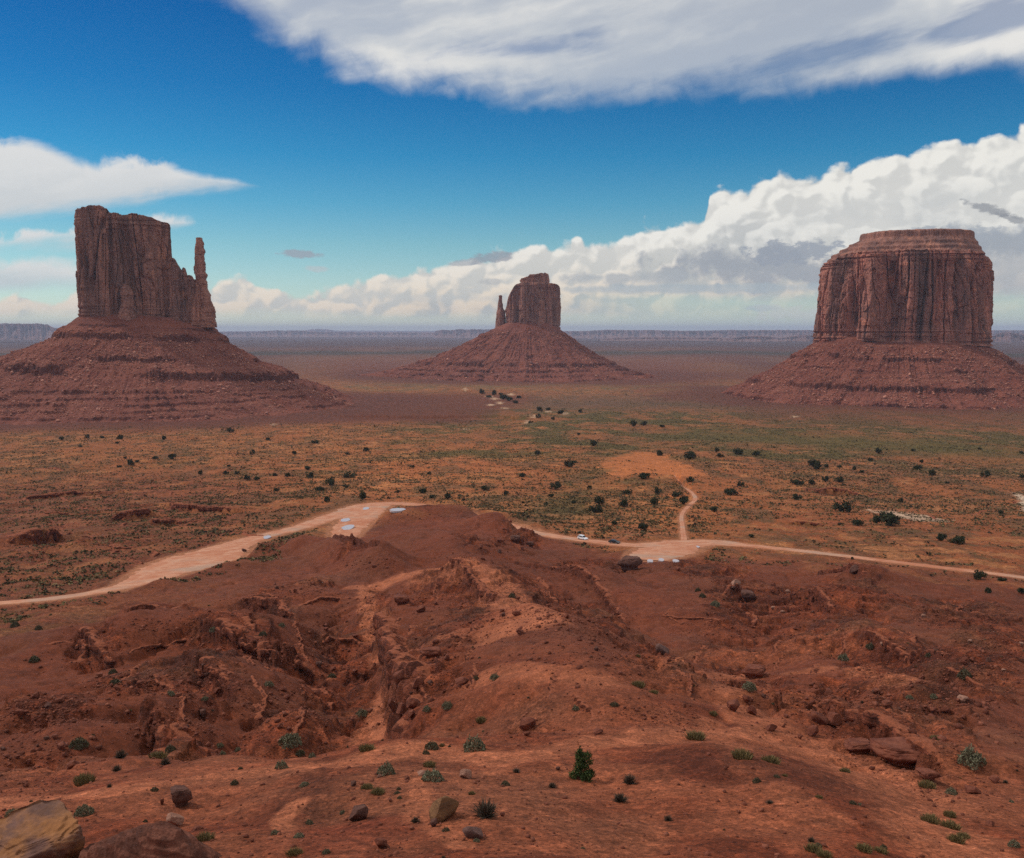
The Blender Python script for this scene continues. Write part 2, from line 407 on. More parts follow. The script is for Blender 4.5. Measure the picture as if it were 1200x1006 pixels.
SCARPS = [  # polyline; listed so that the higher ground is away from the viewer; the ground on the left hand of the direction of travel is higher
    ([(455, 676), (425, 664), (388, 650), (360, 636)], 2.4, 0.9),
    ([(232, 736), (180, 733), (145, 738)], 1.8, 0.8),
    ([(330, 770), (280, 760), (222, 754)], 1.8, 0.9),
    ([(400, 766), (360, 764), (300, 762)], 1.5, 0.9),
    ([(150, 775), (118, 776), (88, 760)], 1.4, 0.8),
    ([(195, 862), (180, 840), (165, 825)], 2.4, 0.9),
    ([(285, 810), (240, 795), (205, 790)], 1.8, 1.0),
    ([(350, 716), (310, 705), (268, 703)], 1.7, 0.9),
    ([(455, 860), (470, 820), (452, 770), (440, 715)], 2.4, 1.2),
    ([(600, 745), (560, 715), (520, 695), (470, 690)], 1.8, 1.1),
    ([(900, 815), (860, 790), (800, 770), (740, 750)], 2.0, 1.2),
    ([(1110, 910), (1060, 890), (1000, 868), (950, 850)], 1.8, 0.8),
    ([(1015, 690), (985, 678), (950, 668)], 2.5, 1.0),
    ([(985, 716), (950, 700), (925, 696)], 2.0, 0.9),
    ([(1120, 792), (1060, 770), (1000, 745)], 1.6, 1.2),
    ([(740, 712), (700, 690), (650, 672), (590, 664)], 1.8, 1.2),
    ([(72, 624), (45, 628), (10, 636)], 6.5, 1.6),
    ([(185, 600), (150, 605), (130, 606)], 4.2, 1.5), ([(290, 602), (240, 598), (180, 592)], 3.0, 1.5),
    ([(160, 576), (90, 577), (20, 584)], 2.5, 1.6), ([(210, 610), (190, 612), (170, 610)], 2.5, 1.5),
    ([(1010, 580), (980, 574), (950, 575)], 3.5, 2.0), ([(970, 618), (940, 614), (925, 615)], 1.8, 1.4),
    ([(640, 492), (570, 488), (470, 489), (380, 486)], 4.0, 4.0),
]
ROADS = {
    'main': ([(-60, 711), (0, 707), (60, 702), (110, 695), (155, 685), (190, 672), (215, 663), (238, 654), (265, 643), (300, 631), (350, 619), (400, 603), (440, 592), (490, 592), (540, 601), (585, 612), (625, 624), (683, 633), (740, 639), (790, 638), (830, 636), (880, 640), (940, 646), (1000, 653), (1100, 665), (1200, 677), (1290, 690)],
             [3.6, 3.6, 3.8, 4.2, 5.5, 10, 14, 15, 10, 6, 5.5, 8, 9, 5, 4, 4, 4, 4.2, 5.5, 10, 10, 5, 3.8, 3.6, 3.4, 3.2, 3.2]),
    'trail': ([(802, 634), (800, 618), (799, 604), (806, 594), (815, 585), (809, 576), (798, 570), (790, 560)], [1.5, 1.2, 1.2, 1.4, 1.4, 1.1, 1.0, 0.9]),
    'spur': ([(440, 593), (425, 605), (410, 618), (402, 632)], [9, 9, 8, 5]),
    'lobe': ([(800, 637), (775, 648), (757, 657)], [10, 11, 6]),
}
def catmull(P, n=14):
    P = np.asarray(P, float); Q = np.vstack([2*P[0]-P[1], P, 2*P[-1]-P[-2]]); out = []
    for i in range(1, len(Q)-2):
        for t in np.linspace(0, 1, n, endpoint=False):
            a, b, c, d = Q[i-1], Q[i], Q[i+1], Q[i+2]
            out.append(0.5*((2*b)+(-a+c)*t+(2*a-5*b+4*c-d)*t*t+(-a+3*b-3*c+d)*t**3))
    out.append(P[-1]); return np.array(out)
_road_world = {}
for k_, (pts, wd) in ROADS.items():
    p2 = pb(pts)
    full = catmull(np.column_stack([p2, np.array(wd)]), 14)
    _road_world[k_] = full
class _RoadLine(Line):
    def __init__(self, full): self.p = full[::4, :2]; self.w = full[::4, 2]
_rl = {k: _RoadLine(v) for k, v in _road_world.items()}
_ml = [(pb([(a, b)])[0], h, r) for a, b, h, r in MOUNDS]
_rg = [(Line(p), h, w) for p, h, w in RIDGES]
SCARPS = [(p if p[0][0] < p[-1][0] else p[::-1], s, w) for p, s, w in SCARPS]
SCARPS = [(p, s * (1.35 if p[0][1] > 680 and p[-1][0] < 470 else 1.0), w) for p, s, w in SCARPS]
_sc = [(Line(p), s, w) for p, s, w in SCARPS]

ROUGH = [  # picture ellipses where bedrock and rubble break the smooth silt: px, py, rx, ry
    (190,738,55,9), (300,712,55,13), (270,760,62,14), (350,766,62,12), (235,800,48,22), (330,830,55,26), (398,760,42,62), (440,716,20,30), (500,792,42,52), (520,700,48,20), (550,735,26,30), (620,715,55,30), (680,722,66,30), (742,770,50,22),
    (890,812,44,30), (950,845,40,22), (1040,886,62,25), (1105,905,40,40), (1080,842,50,18), (960,732,60,24), (880,700,58,20), (1050,772,60,24), (1000,702,52,20), (1135,800,60,30), (40,900,44,42), (620,860,32,12), (610,632,26,20), (690,665,60,10), (830,668,50,14), (45,640,52,16), (152,626,44,18), (150,577,110,13), (215,850,40,14), (110,770,30,10),
    (1130,722,66,18), (1165,765,45,28), (852,736,46,16), (930,698,30,12), (1000,822,48,14), (62,832,44,16), (770,835,50,12), (150,800,40,12), (430,660,34,9), (350,690,40,8), (560,650,30,8),
    (1130,722,66,18), (1165,765,45,28), (852,736,46,16), (930,698,30,12), (1000,822,48,14), (62,832,44,16), (770,835,50,12), (150,800,40,12), (430,660,34,9), (350,690,40,8), (560,650,30,8), (505,603,60,7), (590,606,30,8)]
_rz = None
def rough_zone(x, y):
    global _rz
    if _rz is None:
        _rz = []
        for (a, b, rx, ry) in ROUGH:
            q = pb([(a, b), (a, b - ry), (a, b + ry)]); D = math.hypot(*q[0])
            _rz.append((q[0], rx * D / F_PX, abs(math.hypot(*q[1]) - math.hypot(*q[2])) / 2))
    m = np.zeros(len(x))
    for c, ra, rr_ in _rz:
        R = 1.6 * max(ra, rr_); i = np.nonzero((np.abs(x - c[0]) < R) & (np.abs(y - c[1]) < R))[0]
        if not len(i): continue
        D = math.hypot(*c); ux, uy = c[0] / D, c[1] / D
        dx, dy = x[i] - c[0], y[i] - c[1]
        q = np.sqrt(((dx * ux + dy * uy) / rr_) ** 2 + ((dx * uy - dy * ux) / ra) ** 2) + .35 * noise2(x[i] / (ra * .5), y[i] / (ra * .5), 201) + .22 * noise2(x[i] / (ra * .16), y[i] / (ra * .16), 202)
        m[i] = np.maximum(m[i], 1 - sm(q, .70, 1.12))
    return m

def road_mask(x, y):
    m = np.zeros(len(x))
    for k, L in _rl.items():
        idx, d, sg, al = L.q(x, y, 40)
        if not len(idx): continue
        w = np.interp(al, np.linspace(0, 1, len(L.w)), L.w)
        m[idx] = np.maximum(m[idx], 1 - sm(d, w * 1.0, w * 1.0 + (1.8 if k == 'trail' else 6.0)))
    return m

ERO = None
def land(x, y, want=False):
    """height of the land, vectorised; with want also masks for its soils"""
    x = np.asarray(x, np.float64); y = np.asarray(y, np.float64)
    r = np.hypot(x, y)
    z = base_z(r).copy()
    fg = sm(r, 50, 105) * (1 - sm(r, 330, 560))
    plain = sm(r, 330, 560)
    nearf = 1 - sm(r, 50, 105)
    rm = np.zeros_like(r)
    k = np.nonzero((r > 90) & (r < 1500))[0]
    if len(k): rm[k] = road_mask(x[k], y[k])
    keep = 1 - rm
    rz = np.zeros_like(r)
    k = np.nonzero((r > 45) & (r < 1000))[0]
    if len(k): rz[k] = rough_zone(x[k], y[k])
    # mounds
    for (c, h, rad) in _ml:
        i = np.nonzero((abs(x - c[0]) < rad * 2.8) & (abs(y - c[1]) < rad * 2.8))[0]
        if len(i):
            d2 = ((x[i]-c[0])**2 + (y[i]-c[1])**2) / (rad*rad)
            wv = 1 + 0.22 * noise2(x[i] / rad * 1.3, y[i] / rad * 1.3, 5)
            z[i] += h * np.exp(-d2 * wv) * keep[i]
    for (L, h, w) in _rg:
        i, d, sg, al = L.q(x, y, abs(w) * 3.2)
        if len(i):
            dn = d / w * (1 + 0.3 * noise2(x[i] / w, y[i] / w, 9))
            prof = np.exp(-np.abs(dn) ** 1.6)
            end = sm(al, 0, 0.12) * (1 - sm(al, 0.9, 1.0)) * 0.35 + 0.65
            z[i] += h * prof * end * keep[i]
    # badland relief: rounded tops, sharp gullies; ribs trail down the slope
    relief = np.zeros_like(r); b1 = np.zeros_like(r)
    i = np.nonzero((r > 40) & (r < 620))[0]
    if len(i):
        X, Y = x[i], y[i]
        wx = 7 * noise2(X / 30, Y / 30, 21); wy = 7 * noise2(X / 30 + 9, Y / 30, 22)
        a1 = np.abs(noise2((X + wx) / 34, (Y + wy) / 50, 23))
        a2 = np.abs(noise2((X + wx) / 14, (Y + wy) / 19, 24))
        a3 = np.abs(noise2((X + wx * .5) / 5.5, (Y + wy * .5) / 7, 25))
        a4 = np.abs(noise2(X / 2.3, Y / 2.7, 26))
        rel = 5.5 * (a1 - 0.3) + 2.2 * (a2 - 0.3) + 0.6 * a3 + 0.3 * a4
        relief[i] = rel * fg[i] * (.50 + .35 * rz[i]); b1[i] = a1
        z[i] += relief[i] * keep[i]
    # plain: dunes, washes
    i = np.nonzero(r > 300)[0]
    if len(i):
        X, Y = x[i], y[i]
        far = 1 - sm(r[i], 2500, 9000) * 0.6
        p = 2.6 * noise2(X / 170, Y / 210, 31) + 1.2 * (np.abs(noise2(X / 60, Y / 75, 32)) - .3) * 1.6 + 0.45 * noise2(X / 17, Y / 20, 33) + 0.22 * noise2(X / 6, Y / 7, 35)
        tl = sm(-np.arctan2(X, Y), .16, .40) * (1 - sm(r[i], 900, 1300)); qq = (p + 2.0 * noise2(X / 40, Y / 30, 36) + .6 * noise2(X / 9, Y / 9, 37)) / 2.6; ff = qq - np.floor(qq)
        p = p + (np.where(ff < .8, ff * .35, .28 + .72 * sm(ff, .8, .92)) - ff) * 2.6 * (.25 + .75 * tl) * sm(noise2(X / 80, Y / 80, 38), -.3, .2)
        big = 5.0 * noise2(X / 900, Y / 1500, 34) * sm(r[i], 1500, 3500)
        z[i] += (p * plain[i] * far + big) * (0.25 + 0.75 * keep[i])
    # scarps
    face = np.zeros_like(r)
    for (L, s, w) in _sc:
        pad = 16 + 8 * s
        i, d, sg, al = L.q(x, y, pad)
        if len(i):
            ww = w * 0.55
            jag = 1.3 * w * (noise2(x[i] / (2.2*w), y[i] / (2.2*w), 41) + 0.5 * noise2(x[i] / (0.8*w), y[i] / (0.8*w), 42)) 
            ds = d * sg + jag
            end = sm(al, 0.0, 0.15) * (1 - sm(al, 0.85, 1.0)) * (1 - sm(d, 3.0 + s, 10 + 6 * s))
            z[i] += s * 0.5 * np.tanh(ds / ww) * end * keep[i]
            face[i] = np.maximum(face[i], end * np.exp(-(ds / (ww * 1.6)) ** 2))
    # strata ledges: the slope breaks into small steps along bedding levels
    i = np.nonzero((r > 60) & (r < 620))[0]
    led = np.zeros_like(r)
    if len(i):
        X, Y = x[i], y[i]
        mk = sm(noise2(X / 26, Y / 26, 51) + 0.35 * noise2(X / 8, Y / 8, 52), 0.0, 0.28) * fg[i] * keep[i] * (.25 + .75 * rz[i])
        P = 4.4
        q = (z[i] + 0.8 * noise2(X / 9, Y / 9, 53) + 0.25 * noise2(X / 2, Y / 2, 54)) / P
        f = q - np.floor(q)
        g = np.where(f < 0.72, f * 0.80, 0.576 + (1 - 0.576) * sm(f, 0.72, 0.86))
        z[i] += (g - f) * P * mk * 0.85
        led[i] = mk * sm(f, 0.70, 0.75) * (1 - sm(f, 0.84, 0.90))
    # thin beds: a finer set of steps wherever the slope cuts them
    i = np.nonzero((r > 55) & (r < 560))[0]
    if len(i):
        X, Y = x[i], y[i]
        mk = sm(noise2(X / 19, Y / 19, 151) + 0.45 * noise2(X / 6, Y / 6, 152), -0.22, 0.12) * sm(r[i], 55, 95) * (1 - sm(r[i], 400, 560)) * keep[i] * (.06 + .94 * rz[i])
        P = 1.25 * (1 + .5 * sm(r[i], 150, 350))
        q = (z[i] + 0.55 * noise2(X / 7, Y / 7, 153) + 0.22 * noise2(X / 1.6, Y / 1.6, 154)) / P + 5000
        f = q - np.floor(q)
        g = np.where(f < 0.70, f * 0.50, 0.35 + 0.65 * sm(f, 0.70, 0.80))
        z[i] += (g - f) * P * mk * 0.9
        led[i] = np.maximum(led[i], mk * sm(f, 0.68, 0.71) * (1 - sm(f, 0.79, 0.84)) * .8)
    # water-cut gullies (flow field worked out once below)
    flow = np.zeros_like(r)
    if ERO is not None:
        i = np.nonzero((np.abs(x) < ERO['x1'] - 1) & (y > ERO['y0'] + 1) & (y < ERO['y1'] - 1))[0]
        if len(i):
            gx = (x[i] + ERO['x1']) / ERO['st']; gy = (y[i] - ERO['y0']) / ERO['st']
            ix = gx.astype(int); iy = gy.astype(int); fx = gx - ix; fy = gy - iy
            def bil(a): return (a[iy, ix] * (1-fx) + a[iy, ix+1] * fx) * (1-fy) + (a[iy+1, ix] * (1-fx) + a[iy+1, ix+1] * fx) * fy
            edge_f = sm(ERO['x1'] - np.abs(x[i]), 2, 30) * sm(ERO['y1'] - y[i], 2, 40) * sm(r[i], 58, 92)
            z[i] -= bil(ERO['cut']) * keep[i] * edge_f * (.42 + .58 * rz[i])
            flow[i] = bil(ERO['flow']) * edge_f
        # crumbly surface of the slopes
        i = np.nonzero((r > 45) & (r < 520))[0]
        if len(i):
            X, Y = x[i], y[i]; rg = .16 + rz[i] * 1.25
            z[i] += (0.28 * np.maximum(0, noise2(X / 1.5, Y / 1.5, 55)) + .16 * np.maximum(0, noise2(X / .7, Y / .7, 56))) * rg * (fg[i] + .3 * nearf[i]) * keep[i] * (.6 + .8 * sm(r[i], 100, 300))
    # bench near the viewer
    i = np.nonzero((r > 6) & (r < 120))[0]
    if len(i):
        X, Y = x[i], y[i]
        z[i] += (0.55 * noise2(X / 9, Y / 9, 61) + 0.20 * noise2(X / 3.1, Y / 3.4, 62) + 0.10 * np.abs(noise2(X / 1.1, Y / 1.2, 63)) + 0.03 * noise2(X / .35, Y / .35, 64)) * nearf[i]
    if not want: return z
    return z, dict(r=r, fg=fg, plain=plain, near=nearf, road=rm, b1=b1, face=face, led=led, relief=relief, flow=flow, rz=rz)

def gp(pts):
    """points of the land under picture positions"""
    return march([p[0] for p in pts], [p[1] for p in pts], lambda a, b: land(a, b))

def work_out_flow():
    """let rain run over the foreground hills: flow per cell, then the depth of the rills it cuts"""
    global ERO
    st = 0.70; x1 = 265.0; y0 = 42.0; y1 = 500.0
    xs = np.arange(-x1, x1, st); ys = np.arange(y0, y1, st)
    Xg, Yg = np.meshgrid(xs, ys)
    z = land(Xg.ravel(), Yg.ravel()).reshape(Xg.shape).astype(np.float32)
    z += .25 * fbm2(Xg / 3.0, Yg / 3.0, 2, 301).astype(np.float32)
    cut = np.zeros_like(z)
    for rnd in range(2):
        zz = z - cut
        nb = [(-1,0),(1,0),(0,-1),(0,1),(-1,-1),(-1,1),(1,-1),(1,1)]
        W = []; tot = np.zeros_like(zz)
        for dy, dx in nb:
            q = np.roll(np.roll(zz, -dy, 0), -dx, 1)
            w = np.maximum(0, (zz - q) / math.hypot(dx, dy)); w = w * w; W.append(w); tot += w
        tot += 1e-6
        W = [w / tot for w in W]
        A = np.ones_like(zz)
        for it in range(110):
            B = np.ones_like(A)
            for (dy, dx), w in zip(nb, W): B += np.roll(np.roll(A * w, dy, 0), dx, 1)
            A = B
        f = np.log1p(A / 6.0)
        c = .30 * f ** 1.5
        c = np.minimum(c, 3.2)
        c = (c * 4 + np.roll(c, 1, 0) + np.roll(c, -1, 0) + np.roll(c, 1, 1) + np.roll(c, -1, 1)) / 8
        cut = cut * .5 + c * (.8 if rnd else .9)
    cut -= np.median(cut)
    ERO = dict(st=st, x1=x1 - 1, y0=y0, y1=ys[-1], cut=cut.astype(np.float64), flow=np.clip(f / 4.0, 0, 1).astype(np.float64))
    ERO['x1'] = x1
    ERO['cut'] = np.pad(ERO['cut'], 1, mode='edge')[1:, 1:]; ERO['flow'] = np.pad(ERO['flow'], 1, mode='edge')[1:, 1:]
work_out_flow()

# ------------------------------------------------------------------ mesh / object helpers
def mesh_from(name, verts, faces, mat=None, smooth=True, attrs=None, faces_flat=None):
    """verts (n,3), faces (m,3|4) arrays"""
    me = bpy.data.meshes.new(name)
    verts = np.ascontiguousarray(verts, np.float32); faces = np.ascontiguousarray(faces, np.int32)
    n, m, k = len(verts), len(faces), faces.shape[1]
    me.vertices.add(n); me.vertices.foreach_set('co', verts.ravel())
    me.loops.add(m * k); me.loops.foreach_set('vertex_index', faces.ravel())
    me.polygons.add(m)
    me.polygons.foreach_set('loop_start', np.arange(0, m * k, k, dtype=np.int32))
    if attrs:
        for an, av in attrs.items():
            if av.ndim == 2:
                at_ = me.attributes.new(an, 'FLOAT_COLOR', 'POINT')
                c = np.ones((n, 4), np.float32); c[:, :3] = av
                at_.data.foreach_set('color', c.ravel())
            else:
                at_ = me.attributes.new(an, 'FLOAT', 'POINT'); at_.data.foreach_set('value', av.astype(np.float32))
    me.update(calc_edges=True)
    if smooth: me.polygons.foreach_set('use_smooth', np.ones(m, bool))
    if mat: me.materials.append(mat)
    return me
def obj(name, me, parent=None, loc=None, rz=0.0, sc=None):
    o = bpy.data.objects.new(name, me); COL.objects.link(o)
    if parent: o.parent = parent
    if loc is not None: o.location = loc
    if rz: o.rotation_euler = (0, 0, rz)
    if sc is not None: o.scale = sc if hasattr(sc, '__len__') else (sc, sc, sc)
    return o
def tag(o, label=None, cat=None, group=None, kind=None):
    if label: o['label'] = label
    if cat: o['category'] = cat
    if group: o['group'] = group
    if kind: o['kind'] = kind
    return o
def empty(name, loc=(0, 0, 0)):
    o = bpy.data.objects.new(name, None); COL.objects.link(o); o.location = loc; return o
def grid_faces(nr, nc, wrap=False):
    i = np.arange(nr - 1)[:, None]; j = np.arange(nc if wrap else nc - 1)[None, :]
    j2 = (j + 1) % nc
    return np.stack([i*nc + j, i*nc + j2, (i+1)*nc + j2, (i+1)*nc + j], -1).reshape(-1, 4)
def new_mat(name):
    m = bpy.data.materials.new(name); m.use_nodes = True
    t = m.node_tree; t.nodes.clear(); N = NT(t)
    out = N.new('ShaderNodeOutputMaterial'); b = N.new('ShaderNodeBsdfPrincipled')
    b.inputs['Roughness'].default_value = 0.95
    b.inputs['Specular IOR Level'].default_value = 0.15
    t.links.new(b.outputs[0], out.inputs[0])
    return m, N, b
def bump(N, b, h, strength=0.5, dist=0.3):
    bp = N.new('ShaderNodeBump'); bp.inputs['Strength'].default_value = strength; bp.inputs['Distance'].default_value = dist
    N.put(bp.inputs['Height'], h); N.l.new(bp.outputs[0], b.inputs['Normal']); return bp

# ------------------------------------------------------------------ ground sheet
def mat_ground():
    m, N, b = new_mat('desert soil')
    at_ = N.new('ShaderNodeAttribute', attribute_name='soil')
    geo = N.new('ShaderNodeNewGeometry'); pos = geo.outputs['Position']
    n1 = N.noise(pos, 0.9, 6, 0.62); n2 = N.noise(pos, 0.13, 5, 0.6); n3 = N.noise(pos, 6.0, 5, 0.65)
    k = N.lstep(n1, 0.28, 0.72, 0.60, 1.40) * N.lstep(n2, 0.3, 0.7, 0.82, 1.18) * N.lstep(n3, 0.36, 0.64, 0.68, 1.32) * N.lstep(N.noise(pos, 2.7, 3, .55), .38, .62, .86, 1.14)
    rough = E(N, N.new('ShaderNodeAttribute', attribute_name='rough').outputs['Fac'])
    k = 1.0 + (k - 1.0) * (.42 + .62 * rough)
    c = N.mul(at_.outputs['Color'], N.grey(k))
    # crumbs, clods and gravel: every cell its own tone
    def cells(scale, seed):
        v = N.new('ShaderNodeTexVoronoi'); N.put(v.inputs['Vector'], N.vadd(N.scale(pos, (scale, scale, scale * 1.6)), N.scale(N.noise(pos, scale * 1.7, 2, .5, out=1), .5))); v.inputs['Scale'].default_value = 1.0
        cr, cg, cb = N.sep(v.outputs['Color']); return cr, E(N, v.outputs['Distance']), cg
    a1, d1, _ = cells(.55, 0); a2, d2, _ = cells(1.9, 1); a3, d3, g3 = cells(6.5, 2)
    rough = E(N, N.new('ShaderNodeAttribute', attribute_name='rough').outputs['Fac'])
    grain = N.lstep(a1, 0, 1, .90, 1.10) * N.lstep(a2, 0, 1, .80, 1.20) * N.lstep(a3, 0, 1, .74, 1.26)
    c = N.mul(c, N.grey(1.0 + (grain - 1.0) * (0.45 + rough * 0.75)))
    peb = N.sstep(d3, .34, .18) * N.sstep(g3, .62, .72)
    c = N.mix(peb * .55, c, N.mul(c, (1.9, 1.75, 1.65)))
    pit = N.sstep(d2, .30, .12) * N.sstep(a2, .70, .86) * rough
    c = N.mix(pit * .75, c, N.mul(c, (.34, .32, .34)))
    N.put(b.inputs['Base Color'], c)
    bump(N, b, (n1 * 0.55 + n3 * 0.16 + peb * 0.14 + a2 * 0.10 + a3 * .06 + pit * .12) * (.30 + .80 * rough), 1.0, 0.5)
    return m
M_ground = mat_ground()

def poly_mask(px, py, P):
    """soft inside test of a picture-space polygon turned into land coordinates"""
    P = np.asarray(P); n = len(P); ins = np.zeros(len(px), bool); best = np.full(len(px), 1e18)
    for i in range(n):
        ax, ay = P[i]; bx, by = P[(i+1) % n]
        c = ((ay > py) != (by > py)) & (px < (bx-ax) * (py-ay) / (by-ay+1e-12) + ax)
        ins ^= c
        dx, dy = bx-ax, by-ay
        t = np.clip(((px-ax)*dx + (py-ay)*dy) / (dx*dx+dy*dy), 0, 1)
        best = np.minimum(best, (px-ax-t*dx)**2 + (py-ay-t*dy)**2)
    d = np.sqrt(best); return np.where(ins, d, -d)

def soil_colour(x, y, z, M):
    r = M['r']; n = len(r)
    az = np.arctan2(x, y)
    U = az * 1150.0 + 600.0                                   # bearing and log-distance: handy land coordinates
    Vv = np.interp(np.log(r + 6), np.log(np.array(PROF_D + [30000, 75000]) + 6.0), PROF_PY + [393, 389.5])
    f1 = fbm2(x / 23, y / 23, 4, 71); f2 = fbm2(x / 7, y / 7, 3, 75); f3 = fbm2(x / 90, y / 120, 3, 78); fl = fbm2(x / 400, y / 900, 3, 81)
    def C(*c): return np.array(c)[None, :]
    def mix(a, b, t): return a + (b - a) * np.clip(t, 0, 1)[:, None]
    red = C(.245, .070, .035); dark = C(.165, .047, .027); pale = C(.50, .185, .100); brick = C(.29, .085, .042)  # foreground soils darkened: the cloud shadow over them is put into their colour
    col = np.repeat(red, n, 0)
    col = mix(col, dark, sm(f1 + 0.3 * f2, 0.05, 0.6) * 0.9)
    col = mix(col, brick, sm(-f1 + 0.4 * f2, 0.1, 0.7) * 0.8)
    top = sm(M['b1'] + 0.10 * f2, 0.42, 0.62) * M['fg']
    col = mix(col, pale, top * 0.50 * sm(f3 + .4 * f2, -0.2, 0.5))
    # pale water-worn trails and slickrock along the crests
    tracks = np.zeros(n)
    for P, w, amt in (([(1130, 1000), (1040, 930), (960, 885), (880, 862), (800, 858), (700, 868), (600, 892), (500, 880), (400, 895), (300, 905), (150, 925), (0, 940)], 2.6, .75),
                 ([(440, 865), (450, 815), (462, 770), (440, 735), (425, 690)], 2.2, .8), ([(430, 690), (480, 672), (540, 660), (575, 668), (600, 700), (625, 730)], 5.5, .85),
                 ([(625, 730), (560, 735), (520, 745)], 3.0, .6), ([(560, 800), (640, 790), (700, 800)], 2.6, .5), ([(800, 775), (870, 790), (860, 820), (900, 850), (1000, 890), (1130, 950)], 2.6, .6),
                 ([(920, 790), (1000, 785), (1060, 800)], 2.6, .5), ([(350, 940), (330, 960), (340, 1000)], 0.5, .9), ([(490, 905), (490, 960), (540, 990)], 0.6, .7), ([(830, 845), (900, 920), (960, 960)], 1.4, .5)):
        L = Line(P); L.p = gp(P)[:, :2]; i, d, sg, al = L.q(x, y, w * 5)
        if len(i):
            e2 = fbm2(x[i] / 2.4, y[i] / 2.4, 3, 211)
            t = (1 - sm(d / w + .45 * f2[i] + .30 * e2 + .25 * f1[i], .45, 1.15)) * min(1, amt * 1.25) * (0.70 + 0.35 * sm(e2, -.3, .4))
            tracks[i] = np.maximum(tracks[i], t)
    col = mix(col, C(.40, .135, .07), M['near'] * sm(f1 + .7 * f2, -0.25, 0.55) * 0.55)
    # smooth dark red dome and other fine silt aprons
    # silt washed into the rills
    col = mix(col, C(.46, .175, .095), sm(M['flow'] + .10 * f2, .52, .85) * .55 * M['fg'])
    col = mix(col, dark, sm(f2 + .6 * fbm2(x / 2.4, y / 2.4, 2, 97), .25, .8) * .45)
    crust = sm(fbm2(x / 5.2, y / 5.2, 4, 141, .6) + .5 * f1, .12, .20)
    col = mix(col, pale, crust * .26 * (M['fg'] + M['near'] * .6))
    col = col * (1 - .30 * sm(fbm2(x / 3.1, y / 3.1, 4, 146, .62) - .3 * f2, .22, .32))[:, None]
    brn = sm(fbm2(x / 30, y / 34, 3, 181) + .3 * f2, -.05, .5)
    col = col * (1 + brn[:, None] * np.array([[-.18, .02, .16]]))
    col = col * np.array([[.88, .71, .57]])
    rzm = M['rz']
    silt = mix(C(.150, .040, .0185), C(.185, .052, .026), sm(f3 + .4 * f1, -.4, .4))
    silt = np.broadcast_to(silt, col.shape)
    col = mix(col, silt, (1 - rzm) * M['fg'] * .62)
    col = mix(col, col * .62, rzm * M['fg'] * sm(f2 + .5 * f1, -.3, .5) * .8)
    col = mix(col, C(.50, .160, .074), tracks * .90)
    col = mix(col, C(.34, .105, .048), .50 * M['near'] * sm(f1 * .7 + f2 * .7 + .3, -.1, .5))
    col = col / np.array([[.88, .71, .57]])
    for (px, py, rad, c, amt) in ((900, 925, 7.5, C(.125, .037, .021), .62), (560, 770, 10, C(.22, .058, .03), .5), (540, 648, 15, C(.24, .078, .045), .6), (1005, 668, 12, C(.20, .062, .040), .7), (400, 985, 4, C(.23, .06, .034), .6), (270, 722, 12, C(.22, .058, .03), .6), (215, 722, 14, C(.21, .06, .034), .5)):
        c0 = pb([(px, py)])[0]; d = np.hypot(x - c0[0], y - c0[1]) / rad
        col = mix(col, c, (1 - sm(d + .35 * f2 + .3 * f1, .35, 1.2)) * amt)
    col = col * np.array([[.88, .71, .57]])
    # ledge rock
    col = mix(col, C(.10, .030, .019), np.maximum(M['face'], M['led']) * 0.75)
    # -------- plain
    tan = C(.52, .195, .082); tan2 = C(.42, .145, .062); sandy = C(.62, .27, .13)
    pl = np.repeat(tan2, n, 0)
    pl = mix(pl, tan, sm(f3 + .5 * f1, -.2, .5))
    pl = mix(pl, C(.30, .10, .055), sm(f3 - .3 * f1, .25, .8) * .8)
    lowl = sm(U, 330, 60) * sm(Vv, 545, 575)                     # broken red ledges at the left
    pl = mix(pl, C(.30, .092, .05), lowl * (.55 + .4 * sm(f1, -.2, .4)))
    fr = sm(U, 840, 930) * sm(Vv, 580, 600) * (1 - sm(Vv, 650, 670))
    pl = mix(pl, C(.40, .118, .052), fr * .8)                    # bare red slope above the road
    pl = mix(pl, C(.30, .12, .075), sm(U, 900, 1050) * (1 - sm(Vv, 550, 585)) * sm(f3 + .3 * f1, -.4, .3) * .8)
    pl = mix(pl, C(.25, .105, .058), sm(f1 + .8 * f2 + .4 * f3, .05, .55) * .65)
    pl = mix(pl, C(.60, .27, .125), sm(-f1 - .5 * f2 + .5 * f3, .25, .7) * .6)
    pl = mix(pl, C(.155, .092, .052), sm(fbm2(x / 34, y / 60, 4, 171, .6), .18, .45) * .6)
    # green flush of grass
    pl = mix(pl, C(.27, .080, .045), sm(U, 420, 240) * sm(Vv, 528, 560) * (.45 + .5 * sm(f1 + .5 * f3, -.35, .35)))
    green = C(.150, .108, .040)
    gmask = sm(f3 + .6 * f1 + .3 * f2, -.25, .45)
    gband = sm(Vv, 466, 486) * (1 - sm(Vv, 512 + 18 * f3, 545 + 18 * f3)) * sm(U, 380, 560)
    pl = mix(pl, green, gband * gmask * .95 + gband * .25)
    g2 = np.exp(-((U - 700 - (Vv - 560) * -1.2) / 45) ** 2) * sm(Vv, 500, 520) * (1 - sm(Vv, 595, 615))
    pl = mix(pl, green, g2 * .75 * (.4 + .6 * gmask))
    g3 = np.exp(-((Vv - 505 - .02 * (U - 600)) / 9) ** 2) * sm(U, 760, 850) * (1 - .5 * sm(U, 1050, 1200))
    pl = mix(pl, C(.155, .118, .042), g3 * .9)
    pl = mix(pl, green, .35 * sm(f1 * .6 + f2 * .7 + .3 * f3, .05, .6))
    g4 = sm(U, 430, 380) * np.exp(-((Vv - 545) / 14) ** 2) * sm(U, 200, 300)
    pl = mix(pl, green, g4 * .5 * gmask)
